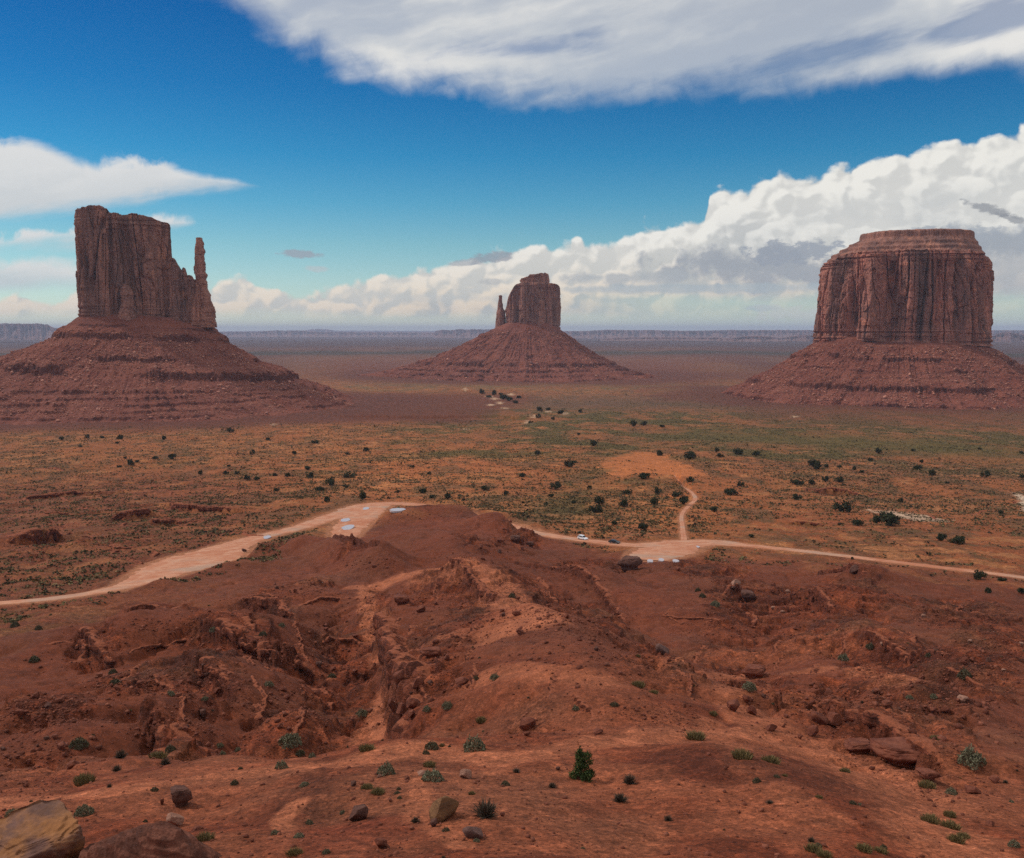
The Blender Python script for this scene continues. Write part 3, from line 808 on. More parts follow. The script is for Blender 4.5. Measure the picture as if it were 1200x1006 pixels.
    # grey-purple scrub flat in front of the far butte
    pl = mix(pl, C(.175, .105, .075), sm(U, 590, 640) * (1 - sm(U, 900, 1000)) * np.exp(-((Vv - 472) / 10) ** 2) * .85)
    pl = mix(pl, C(.21, .16, .09), np.exp(-((Vv - 453) / 4.5) ** 2) * sm(U, 380, 440) * (1 - sm(U, 860, 930)) * .7 * (.4 + .6 * gmask))
    # maroon benches
    mar = C(.19, .062, .042)
    w1 = (1 - sm(U, 560 + 60 * fl, 640 + 60 * fl)) * sm(Vv, 456, 468) * (1 - sm(Vv, 490 + 4 * f3, 499 + 4 * f3))
    pl = mix(pl, mar, w1 * .92)
    w2 = np.exp(-((Vv - 431) / 12) ** 4) * (1 - sm(np.abs(U - 600), 170, 290))
    pl = mix(pl, C(.215, .072, .055), w2 * .9)
    w3 = np.exp(-((Vv - 480) / 12) ** 2) * sm(U, 830, 900)
    pl = mix(pl, C(.22, .082, .055), w3 * .7)
    strat = noise2(x / 3000, r / np.maximum(18, r * .018), 91)
    farp = 1 - sm(Vv, 425, 460)
    fcol = mix(np.repeat(C(.27, .10, .07), n, 0), C(.16, .065, .055), sm(strat + .4 * fl, -.3, .4))
    fcol = mix(fcol, C(.34, .15, .10), sm(-strat + .5 * fl, .25, .6))
    fcol = mix(fcol, C(.075, .07, .045), np.exp(-((Vv - 413.5 - 2 * fl) / 2.6) ** 2) * .85)
    fcol = mix(fcol, C(.13, .065, .065), (1 - sm(Vv, 405, 410)) * .8)
    pl = mix(pl, fcol * .62, farp * (1 - .8 * w2))
    # orange bare clearing, bright sand, dry wash
    def patch(P, c, amt, soft, jit):
        nonlocal pl
        W = pb(P); lo = W.min(0) - 40; hi = W.max(0) + 40
        i = np.nonzero((x > lo[0]) & (x < hi[0]) & (y > lo[1]) & (y < hi[1]))[0]
        if len(i):
            d = poly_mask(x[i], y[i], W) + jit * (f1[i] + .7 * f2[i])
            pl[i] = mix(pl[i], c, sm(d, -soft, soft) * amt)
    patch([(704, 546), (715, 537), (745, 530), (775, 532), (790, 541), (815, 551), (828, 561), (800, 565), (770, 564), (745, 561), (728, 566), (715, 558)], C(.64, .215, .085), .9, 5, 10)
    patch([(745, 618), (760, 622), (790, 622), (760, 632), (715, 632)], C(.50, .185, .10), .6, 4, 5)
    patch([(1018, 597), (1040, 595), (1075, 600), (1108, 607), (1100, 612), (1060, 607), (1030, 602)], C(.78, .55, .46), .85, 3, 8)
    patch([(1184, 575), (1200, 582), (1230, 600), (1200, 598), (1193, 585)], C(.78, .60, .52), .9, 2.5, 3)
    patch([(905, 580), (980, 584), (1070, 594), (1130, 602), (1060, 600), (980, 592)], C(.48, .165, .08), .7, 4, 5)
    patch([(940, 572), (980, 574), (1000, 580), (960, 580)], C(.20, .06, .035), .8, 4, 5)
    for (px, py, s) in ((574, 465, 10), (580, 468, 11), (586, 472, 9), (575, 475, 9), (593, 479, 9), (599, 462, 9), (617, 495, 11), (626, 489, 7), (642, 483, 9), (661, 486, 8), (545, 457, 7), (930, 488, 6), (615, 502, 16), (636, 502, 12), (320, 497, 8), (545, 502, 10)):
        patch([(px - s * .45, py), (px, py - 1.6), (px + s * .45, py), (px, py + 1.5)], C(.75, .50, .38) if s < 12 else C(.62, .24, .11), .9, 5, 7)
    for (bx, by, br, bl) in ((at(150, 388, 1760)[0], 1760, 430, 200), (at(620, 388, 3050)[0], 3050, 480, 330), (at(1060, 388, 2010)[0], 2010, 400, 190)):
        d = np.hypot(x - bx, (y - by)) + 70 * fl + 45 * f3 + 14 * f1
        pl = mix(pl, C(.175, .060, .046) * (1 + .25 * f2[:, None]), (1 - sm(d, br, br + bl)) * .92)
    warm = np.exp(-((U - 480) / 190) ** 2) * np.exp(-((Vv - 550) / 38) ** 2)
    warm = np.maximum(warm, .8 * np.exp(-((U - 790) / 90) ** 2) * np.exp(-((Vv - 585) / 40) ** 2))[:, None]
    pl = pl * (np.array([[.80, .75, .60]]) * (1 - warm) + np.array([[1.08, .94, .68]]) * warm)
    pl = pl * (1 + .22 * fbm2(x / 2.6, y / 2.6, 2, 98) + .15 * f2)[:, None]
    # the foreground hills reach further out in the middle
    mid = np.exp(-((U - 520) / 130) ** 2)
    t = sm(r, 300 + 150 * mid + 25 * f1, 400 + 150 * mid + 30 * f1)
    left = 1 - sm(U, 60, 330)
    t = np.maximum(t, left * sm(r, 195 + 20 * f1, 235 + 20 * f1))
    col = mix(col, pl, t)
    # road shoulder of the same pale dust
    col = mix(col, C(.46, .185, .09), sm(M['road'] + .15 * f2, .45, .95) * .8)
    rough = np.clip(np.maximum(rzm, np.maximum(M['face'], M['led'])) * M['fg'] + M['near'] * .55 + t * .8 + .15, 0, 1)
    return np.clip(col * np.array([[.80, .80, .82]]), 0.006, 0.9), rough

def build_ground():
    dense = np.arange(-0.535, 0.535, 1 / 1165.0)
    side = 0.535 + np.cumsum(np.linspace(0.001, 0.06, 86)); side = side[side < math.pi - 0.03]
    azs = np.concatenate([-side[::-1], dense, side])
    pys = np.concatenate([np.arange(1100, 700, -0.62), np.arange(700, 560, -0.42), np.arange(560, 440, -0.42), np.arange(440, 396, -0.4)])
    rr = np.interp(-pys, -np.array([1100.0] + PROF_PY), np.array([24.0] + PROF_D))
    lo = np.interp(-pys, -np.array([1100.0] + PROF_PY), np.log(np.array([24.0] + PROF_D))); rr = np.exp(lo)
    rr = np.concatenate([np.linspace(0.3, 23.5, 60), rr, np.exp(np.linspace(math.log(rr[-1] * 1.03), math.log(62000), 60))])
    A, R = np.meshgrid(azs, rr)
    x = (np.sin(A) * R).ravel(); y = (np.cos(A) * R).ravel()
    z, M = land(x, y, True)
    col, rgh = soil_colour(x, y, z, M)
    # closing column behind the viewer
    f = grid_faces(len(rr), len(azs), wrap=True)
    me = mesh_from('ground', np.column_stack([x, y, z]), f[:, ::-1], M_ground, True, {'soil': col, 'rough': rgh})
    g = obj('ground', me); tag(g, kind='structure')
build_ground()

# ------------------------------------------------------------------ dirt road
def mat_road():
    m, N, b = new_mat('pale road dust')
    uv = N.new('ShaderNodeAttribute', attribute_name='lane')       # -1..1 across
    pos = N.new('ShaderNodeNewGeometry').outputs['Position']
    n1 = N.noise(pos, 0.25, 5, 0.6); n2 = N.noise(pos, 0.035, 4, 0.5); n3 = N.noise(pos, 2.2, 4, 0.6)
    l = E(N, uv.outputs['Fac'])
    tr = N.sstep((l.abs() - 0.42).abs(), 0.16, 0.0)
    c = N.mix(N.sstep(n1 * .6 + n2 * .4, .38, .62), (.44, .165, .088), (.54, .265, .165))
    c = N.mix(N.sstep(n2, .54, .66) * 0.75, c, (.38, .25, .185))
    c = N.mix(tr * .45 * N.sstep(n1, .35, .6), c, (.58, .32, .21))
    c = N.mul(c, N.grey(N.lstep(n3, .2, .8, .86, 1.12)))
    N.put(b.inputs['Base Color'], c); bump(N, b, n1 + n3 * .3, .4, .15)
    return m
M_road = mat_road()
def build_road(key, full, name):
    p = full[:, :2]; w = full[:, 2]
    d = np.gradient(p, axis=0); d /= np.linalg.norm(d, axis=1)[:, None]
    nrm = np.column_stack([-d[:, 1], d[:, 0]])
    K = 13; lane = np.linspace(-1, 1, K)
    s = np.cumsum(np.r_[0, np.linalg.norm(np.diff(p, axis=0), axis=1)])
    wl = w * (1 + .26 * noise2(s / 9, s * 0 + 3, 5) + .16 * noise2(s / 2.5, s * 0, 6)); wr = w * (1 + .26 * noise2(s / 9, s * 0 + 7, 7) + .16 * noise2(s / 2.5, s * 0 + 5, 8))
    off = np.where(lane[None, :] < 0, lane[None, :] * wl[:, None], lane[None, :] * wr[:, None])
    P = p[:, None, :] + nrm[:, None, :] * off[..., None]
    X, Y = P[..., 0].ravel(), P[..., 1].ravel()
    Z = land(X, Y).reshape(P.shape[:2]) 
    lift = np.where(np.abs(lane) > .99, -0.25, 0.16 if key == 'main' else (0.20 if key == 'lobe' else 0.24 if key == 'spur' else 0.12))
    Z = Z + lift[None, :]
    V = np.column_stack([X, Y, Z.ravel()])
    me = mesh_from(name, V, grid_faces(len(p), K)[:, ::-1], M_road, True, {'lane': np.tile(lane, len(p))})
    o = obj(name, me); tag(o, kind='structure')
for key, nm in (('main', 'road'), ('trail', 'path'), ('spur', 'road'), ('lobe', 'road')):
    build_road(key, _road_world[key], nm)

# ------------------------------------------------------------------ puddles on the road
def build_puddles():
    m, N, b = new_mat('puddle water')
    b.inputs['Base Color'].default_value = (.50, .43, .44, 1); b.inputs['Roughness'].default_value = 0.22; b.inputs['Specular IOR Level'].default_value = 0.25  # pale base colour carries the reflection of the bright sky
    for (px, py, wpx, hpx) in ((466, 599, 18, 3.4), (405, 611, 10, 3.0), (408, 620, 14, 4.2), (313, 631, 8, 3.2), (429, 597, 8, 2), (762, 659, 7, 2), (775, 658, 7, 2), (792, 659, 8, 2.4), (818, 642, 4, 1.6)):
        c = gp([(px, py)])[0]; rr = c[1]; hx = wpx / 2 * rr / F_PX
        top = gp([(px, py - hpx / 2), (px, py + hpx / 2)]); hy = min(abs(top[0][1] - top[1][1]) / 2, hx * 2.2)
        n = 26; th = np.linspace(0, 2 * math.pi, n, endpoint=False)
        k = 1 + .25 * noise2(np.cos(th) * 1.7 + px, np.sin(th) * 1.7, 3)
        X = c[0] + np.cos(th) * hx * k; Y = c[1] + np.sin(th) * hy * k
        zz = land(np.r_[X, c[0]], np.r_[Y, c[1]]); z0 = np.percentile(zz, 85) + .30
        V = np.vstack([np.column_stack([X, Y, np.full(n, z0)]), np.column_stack([X * .5 + c[0] * .5, Y * .5 + c[1] * .5, np.full(n, z0 + .01)]), [[c[0], c[1], z0 + .012]], np.column_stack([X, Y, np.full(n, z0 - .8)])])
        i = np.arange(n); j = (i + 1) % n
        F = np.vstack([np.stack([i, j, n + j, n + i], 1), np.stack([n + i, n + j, np.full(n, 2 * n), np.full(n, 2 * n)], 1)[:, :4], np.stack([2*n + 1 + i, 2*n + 1 + j, j, i], 1)])
        me = bpy.data.meshes.new('puddle'); me.from_pydata(V.tolist(), [], [list(dict.fromkeys(f)) for f in F.tolist()]); me.materials.append(m)
        tag(obj('puddle', me), kind='structure')
build_puddles()

# ------------------------------------------------------------------ rock ledges: hard beds breaking out of the slopes
LEDGE_LABEL = [None, 'long red ledge, left of three in a row on the left slope', 'red ledge with broken edge, middle of three on the left slope', 'red ledge nearest the middle gully on the left slope', 'thin jagged cap ledge on the dark slope at the far left', 'jagged ledge stepping down to the bench at the left', 'broken ledge above the dark hollow on the left slope', 'rubbly ledge below the left mound',
    'rocky rim along the left side of the pale crest trail', 'broken ledge crossing the central ridge', 'long rocky rim on the right flank of the central ridge', 'boulder ledge running down the right ridge to the lower right', 'dark cap ledge on the right mound below the road', 'short dark ledge left of the right mound', 'low broken ledge on the far right slope', 'low rocky rim between the central hill and the turnout',
    'dark straight bank with an overhang at the far left beyond the road', 'red ledge on the left flat, right one of three', 'thin long ledge on the left flat above the road', 'long low ledge at the left border below the left butte', 'short dark ledge on the left flat', 'low dark bank at the right beyond the road', 'small undercut bank on the bare red slope above the road', None]
def mat_ledge():
    m, N, b = new_mat('bedded ledge rock')
    pos = N.new('ShaderNodeNewGeometry').outputs['Position']
    n1 = N.noise(pos, .9, 5, .62); n2 = N.noise(pos, 4.5, 5, .65); bed = N.noise(N.scale(pos, (.15, .15, 4.5)), 1.0, 3, .6)
    c = N.mix(N.sstep(n1, .36, .64), (.085, .026, .017), (.19, .055, .030)); c = N.mix(N.sstep(bed, .52, .66) * .6, c, (.045, .016, .012))
    vz = N.voro(N.scale(pos, (1.3, 1.3, 2.2)), 1.0, 0, out='Color'); r_, g_, b_ = N.sep(vz)
    c = N.mul(c, N.grey(N.lstep(r_, 0, 1, .62, 1.35)))
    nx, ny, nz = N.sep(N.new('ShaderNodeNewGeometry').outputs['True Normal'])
    c = N.mix(N.sstep(nz, .70, .92) * .8, c, (.30, .090, .044))  # bright rim and shaded face painted into the colour by facing
    N.put(b.inputs['Base Color'], N.mul(c, N.grey(N.lstep(n2, .25, .75, .65, 1.35)))); bump(N, b, n1 * .5 + n2 * .4 + bed * .4, 1.0, .35); return m
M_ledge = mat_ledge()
def build_ledge(pts, s, w, label, seed, world=None, group='rock ledges in the eroded slopes'):
    p = pb(pts) if world is None else world
    full = catmull(np.column_stack([p, np.zeros(len(p))]), 24)[:, :2]
    L = np.r_[0, np.cumsum(np.hypot(*np.diff(full, axis=0).T))]
    step = .16 + .05 * s; n = int(min(1400, max(60, L[-1] / step)))
    t = np.linspace(0, L[-1], n); X = np.interp(t, L, full[:, 0]); Y = np.interp(t, L, full[:, 1])
    dx = np.gradient(X); dy = np.gradient(Y); l = np.hypot(dx, dy) + 1e-9; ux, uy = dy / l, -dx / l       # to the right of travel = downhill
    k = s / 2.0
    wob = .9 * k * noise2(t / (6 * k), t * 0, seed) + .45 * k * noise2(t / (1.6 * k), t * 0, seed + 1)
    blk = np.floor(t / (1.1 * k) + 1.2 * noise2(t / (2.2 * k), t * 0, seed + 2)); rb = (_hash(blk.astype(np.int64), np.zeros(n, np.int64), np.zeros(n, np.int64), seed).astype(np.float64) / 4294967296.0)
    blk2 = np.floor(t / (.55 * k) + noise2(t / k, t * 0, seed + 6)); rb2 = (_hash(blk2.astype(np.int64), np.ones(n, np.int64), np.zeros(n, np.int64), seed).astype(np.float64) / 4294967296.0)
    endf = np.sin(np.pi * np.clip(t / L[-1], 0, 1)) ** .35
    pres = sm(noise2(t / (9 * k), t * 0 + 4, seed + 3) + .75, -.15, .25) * endf
    rows = [(-2.3, -.35), (-1.5, .02), (-.8, .10), (-.25, .08), (0, 0), (.06, -.16), (.02, -.30), (.10, -.34), (.04, -.52), (-.10, -.58), (-.45, -.78), (-.9, -1.0), (-1.3, -1.5)]
    jt = 1.5 * w
    xu, yu = X + ux * (wob - 2.2 * k), Y + uy * (wob - 2.2 * k)
    xd, yd = X + ux * (wob + 1.8 * k + w), Y + uy * (wob + 1.8 * k + w)
    zt = land(xu, yu); zd = land(xd, yd)
    kk = np.hanning(2 * int(1.5 * k / step * 1) + 3); kk /= kk.sum()
    zt = np.convolve(np.pad(zt, len(kk) // 2, mode='edge'), kk, mode='valid')
    hgt = np.clip(zt - zd, .8 * s, 1.7 * s); zt = zt + .16 * s
    V = []
    for q, (u, h) in enumerate(rows):
        jj = (rb - .5) * .75 * k + (rb2 - .5) * .35 * k + .12 * k * noise2(t / (.3 * k), t * 0 + q, seed + 9)
        if u < -2: jj = jj * 0
        out = u * k + jj * (1.0 if h > -.6 else .5) + wob + .1 * k * noise2(t / (.7 * k), t * 0 + q * 3.3, seed + 10) - (1 - pres) * 1.4 * k
        zz = zt + h * hgt * (1.0) + (.22 * k * (rb2 - .5) + .25 * k * (rb - .5)) * (1 if -2 < u and h > -.2 else 0) - (1 - pres) * 1.3 * hgt * (1 if u > -3 else .6) - .05
        if u <= -1.5:
            zl = land(X + ux * out, Y + uy * out); zz = zl - .22 * k if u < -2 else np.minimum(zz, zl + .10 * k)
        V.append(np.stack([X + ux * out, Y + uy * out, zz], -1))
    V = np.array(V)
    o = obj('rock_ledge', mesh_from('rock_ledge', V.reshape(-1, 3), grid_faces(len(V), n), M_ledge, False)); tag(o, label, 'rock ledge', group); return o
for i_, ((pts_, s_, w_), lab_) in enumerate(zip(SCARPS, LEDGE_LABEL)):
    if lab_: build_ledge(pts_, s_, w_, lab_, 2000 + 13 * i_)

# smaller outcrops along the contours of the foreground slopes
def contour_ledges(n, seed, xr=(20, 1180), yr=(672, 195), dmax=340, gmin=.16, where=None, kk=1.0):
    rs = np.random.default_rng(seed); done = []
    tries = 0
    while len(done) < n and tries < 900:
        tries += 1
        px, py = rs.uniform(*xr), yr[0] + yr[1] * rs.uniform() ** .9
        if noise2(np.array([px / 120.]), np.array([py / 70.]), 55)[0] < rs.uniform(-.6, .5): continue
        q = gp([(px, py)])[0]
        if np.isnan(q[0]) or q[1] > dmax: continue
        D = math.hypot(q[0], q[1])
        if any(math.hypot(q[0] - d[0], q[1] - d[1]) < 4 + D * .02 for d in done): continue
        h = 2.2
        def grad(X, Y):
            z = land(np.array([X + h, X - h, X, X]), np.array([Y, Y, Y + h, Y - h])); return (z[0] - z[1]) / (2 * h), (z[2] - z[3]) / (2 * h)
        gx, gy = grad(q[0], q[1]); g = math.hypot(gx, gy)
        if g < gmin: continue
        # must show its face to the viewer
        if (gx * q[0] + gy * q[1]) / D / g < -.35: continue
        L = rs.uniform(3, 10) * (D / 130) ** .7; pts = [(q[0], q[1])]
        def walk(sg):
            X, Y = q[0], q[1]; out = []; px_, py_ = 0, 0
            for i in range(int(L / 1.0)):
                a, b = grad(X, Y); l = math.hypot(a, b) + 1e-6; dx, dy = sg * b / l, sg * -a / l
                dx += px_ * 1.2; dy += py_ * 1.2; l = math.hypot(dx, dy) + 1e-6; dx /= l; dy /= l; px_, py_ = dx, dy
                X += dx; Y += dy; out.append((X, Y))
            return out
        W = walk(-1)[::-1] + pts + walk(1)
        # uphill on the left hand: left of (b,-a) is (a,b): uphill
        W = np.array(W)[::2]
        if len(W) < 4: continue
        s_ = rs.uniform(.5, 1.15) * (D / 130) ** .55 * kk
        side = where or ('left of the middle gully' if px < 430 else ('on the central ridge' if px < 700 else 'on the right hand slopes'))
        build_ledge(None, s_, .6, 'low broken sandstone outcrop ' + side, 5000 + tries, world=W, group='small outcrops ' + side)
        done.append((q[0], q[1]))
contour_ledges(60, 9)
contour_ledges(26, 12, (5, 330), (548, 110), 900, .045, 'on the red flat above the left road', 1.15)
contour_ledges(9, 15, (880, 1190), (565, 50), 900, .04, 'on the scrub flat at the right', .9)

# ------------------------------------------------------------------ buttes
def mat_cliff(name, warm=1.0):
    m, N, b = new_mat(name)
    pos = N.new('ShaderNodeNewGeometry').outputs['Position']
    streak = N.noise(N.scale(pos, (1/7., 1/7., 1/120.)), 1.0, 5, 0.62)
    wide = N.noise(N.scale(pos, (1/38., 1/38., 1/230.)), 1.0, 4, 0.55)
    bed = N.noise(N.scale(pos, (1/160., 1/160., 1/3.2)), 1.0, 3, 0.6)
    fine = N.noise(pos, 0.28, 6, 0.65)
    blot = N.noise(N.scale(pos, (1/26., 1/26., 1/40.)), 1.0, 4, 0.6)
    blk = N.voro(N.scale(N.vadd(pos, N.scale(N.noise(pos, .05, 3, .5, out=1), 14.0)), (1/11., 1/11., 1/26.)), 1.0, 0, out='Color'); bk_, _, _ = N.sep(blk)
    c = N.mix(N.sstep(wide * .6 + streak * .4, .36, .62), (.165, .084, .069), (.355 * warm, .158, .112))
    c = N.mix(N.sstep(streak, .55, .70) * .55, c, (.085, .042, .038))
    c = N.mix(N.sstep(blot, .58, .70) * .55, c, (.52 * warm, .22, .13))
    c = N.mix(N.sstep(bed, .54, .66) * .35, c, (.10, .046, .038))
    c = N.mul(c, N.grey(N.lstep(fine, .3, .7, .66, 1.32) * N.lstep(bk_, 0, 1, .84, 1.16)))
    N.put(b.inputs['Base Color'], c)
    bump(N, b, fine * .6 + streak * .6 + bed * .35, .9, 2.2)
    return m
def mat_talus(name):
    m, N, b = new_mat(name)
    geo = N.new('ShaderNodeNewGeometry'); pos = geo.outputs['Position']
    x, y, z = N.sep(pos)
    big = N.noise(pos, 0.018, 5, 0.6); fine = N.noise(pos, 0.22, 6, 0.68)
    bed = N.noise(N.scale(pos, (1/300., 1/300., 1/4.0)), 1.0, 3, 0.65)
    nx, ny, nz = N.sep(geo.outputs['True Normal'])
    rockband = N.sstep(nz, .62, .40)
    c = N.mix(N.sstep(big, .35, .65), (.160, .048, .033), (.225, .074, .049))
    c = N.mix(N.sstep(bed, .50, .64) * .40, c, (.115, .042, .033))
    c = N.mix(N.sstep(bed, .42, .34) * .35, c, (.27, .105, .068))
    sv = N.voro(pos, 0.20, 0, feature='F1'); sv2 = N.voro(pos, 0.42, 0, feature='F1')
    spm = N.noise(pos, 0.011, 4, 0.6)
    sp = N.sstep(sv, .26, .12) * N.sstep(spm, .50, .60) + N.sstep(sv2, .24, .12) * N.sstep(spm, .44, .56) * .6
    c = N.mix(sp.clamp() * .6, c, (.36, .18, .13))
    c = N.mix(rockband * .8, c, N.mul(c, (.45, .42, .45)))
    c = N.mul(c, N.grey(N.lstep(fine, .2, .8, .70, 1.28)))
    N.put(b.inputs['Base Color'], c)
    bump(N, b, fine + sp * .5, .9, 1.6)
    return m
M_cliff = mat_cliff('varnished sandstone cliff'); M_cliff2 = mat_cliff('warm sandstone cliff', 1.16)
M_talus = mat_talus('red shale talus')

def face_viewer(V, c):
    """turn a plan drawn square to the y axis so that its depth runs along the line of sight"""
    ph = math.atan2(c[0], c[1]); cp, sp = math.cos(ph), math.sin(ph)
    u = (V[..., 0] - c[0]) * cp; w = V[..., 1] - c[1]
    O = V.copy(); O[..., 0] = c[0] + u * cp + w * sp; O[..., 1] = c[1] - u * sp + w * cp
    return O
def xz(pts, Y): return np.array([at(a, 388, Y)[0] for a, b in pts]), np.array([at(600, b, Y)[2] for a, b in pts])

def outline(a, b, e, n, front=3.0):
    th = np.linspace(0, 2 * math.pi, 6000)
    ux = np.sign(np.cos(th)) * np.abs(np.cos(th)) ** (2 / e) * a; uy = np.sign(np.sin(th)) * np.abs(np.sin(th)) ** (2 / e) * b
    seg = np.hypot(np.diff(ux), np.diff(uy)) * np.where((uy[1:] < .35 * b), front, 1.0)
    s = np.r_[0, np.cumsum(seg)]; t = np.linspace(0, s[-1], n, endpoint=False)
    X = np.interp(t, s, ux); Y = np.interp(t, s, uy)
    tx = np.roll(X, -1) - np.roll(X, 1); ty = np.roll(Y, -1) - np.roll(Y, 1); L = np.hypot(tx, ty)
    nx, ny = ty / L, -tx / L
    return X, Y, nx, ny

def cliff_disp(X, Y, Z, t, k, seed, bedlow=.16, bedhigh=.12):
    w1 = noise3(X / 60, Y / 60, Z / 220, seed + 11) * 16 + 5 * noise3(X / 25, Y / 25, Z / 60, seed + 12)
    d = 10.0 * noise3((X + w1) / 40, (Y + w1) / 40, Z / 420, seed)
    a = np.abs(noise3((X + w1) / 17, (Y + w1) / 17, Z / 170, seed + 1)); d += 8.0 * (np.sqrt(a) - .6)
    a2 = np.abs(noise3(X / 7.5, Y / 7.5, Z / 90, seed + 2)); d += 2.4 * (np.sqrt(a2) - .6)
    cr = noise3((X + w1 * .5) / 24, (Y + w1 * .5) / 24, Z / 320, seed + 3); d -= 8.5 * np.exp(-(cr / .05) ** 2); cr2 = noise3((X + w1) / 11, (Y + w1) / 11, Z / 120, seed + 13); d -= 4.0 * np.exp(-(cr2 / .06) ** 2)
    d += 1.3 * fbm3(X / 6, Y / 6, Z / 14, 3, seed + 4) + .8 * noise3(X / 2.2, Y / 2.2, Z / 2.8, seed + 7)
    # slab falls: panels broken off along a horizontal lip
    pan = np.floor(2.2 * (noise3(X / 30, Y / 30, Z / 75, seed + 5) + .25 * noise3(X / 9, Y / 9, Z / 14, seed + 6))) ; d += 3.0 * pan
    bm = np.maximum(1 - sm(t, bedlow * .7, bedlow * 1.3), sm(t, 1 - bedhigh * 1.3, 1 - bedhigh * .6))
    bed = np.round(1.5 * noise3(Z * 0 + X / 160, Y / 160, Z / 3.1, seed + 8)) ; bed2 = noise3(X / 200, Y / 200, Z / 1.6, seed + 9)
    d = d * (1 - .45 * bm) + bm * (1.6 * bed + .8 * bed2)
    return d * k

def smooth_wrap(v, n):
    k = np.hanning(2 * n + 1); k /= k.sum()
    return np.convolve(np.r_[v[-n:], v, v[:n]], k, mode='valid')

def build_cliff(name, parent, c, ab, e, nper, nv, base, top, k, seed, mat, grooves=(), taper=.03, topfn=None, lean=0.0, capsteps=26, rough_top=1.2, front_drop=0.0):
    """rock wall with its top surface; base/top give height over x (world)"""
    X0, Y0, nx, ny = outline(ab[0], ab[1], e, nper)
    t = np.linspace(0, 1, nv)
    bx, bz = base; tx, tz = top
    xx = X0 + c[0]
    zb = np.interp(xx, bx, bz); zt = np.interp(xx, tx, tz)
    jit = rough_top * (noise2(xx / 9, Y0 / 9, seed + 40) + .6 * np.round(1.5 * noise2(xx / 5, Y0 / 5, seed + 41)))
    fr = np.clip(-Y0 / ab[1], 0, 1) ** 2 * front_drop
    zt = zt + jit - fr
    T = t[:, None]
    Z = zb[None, :] + T * (zt - zb)[None, :]
    sc_ = 1 - taper * T
    PX = X0[None, :] * sc_ + c[0]; PY = Y0[None, :] * sc_ + c[1]
    TT = np.broadcast_to(T, Z.shape)
    d = cliff_disp(PX, PY, Z, TT, k, seed)
    for (gx, depth, w) in grooves:
        wob = 4 * noise2(Z / 40, Z * 0 + gx, seed + 20)
        d -= depth * np.exp(-((PX - gx + wob) / w) ** 2) * (PY < c[1])
    d *= (0.25 + .75 * sm(TT, 0, .04))
    PX = PX + nx * d; PY = PY + ny * d
    V = [np.stack([PX, PY, Z], -1)]
    # top
    q = 1 - np.linspace(0, 1, capsteps + 1)[1:] ** 1.2
    lastx, lasty, lastz = PX[-1], PY[-1], Z[-1]
    mx, my = lastx.mean(), lasty.mean()
    for s_ in q:
        x_ = mx + (lastx - mx) * s_; y_ = my + (lasty - my) * s_
        if topfn: z_ = topfn(x_, y_, s_, lastz)
        else: z_ = np.interp(mx + (xx - mx) * s_, tx, tz) - fr * s_ ** 6 + rough_top * .8 * noise2(x_ / 9, y_ / 9, seed + 40) + rough_top * .6 * noise2(x_ / 4, y_ / 4, seed + 44)
        V.append(np.stack([x_, y_, z_], -1)[None])
    V = face_viewer(np.concatenate(V, 0), c)
    f = grid_faces(V.shape[0], nper, wrap=True)
    me = mesh_from(name, V.reshape(-1, 3), f, mat, True)
    o = obj(name, me, parent)
    return o

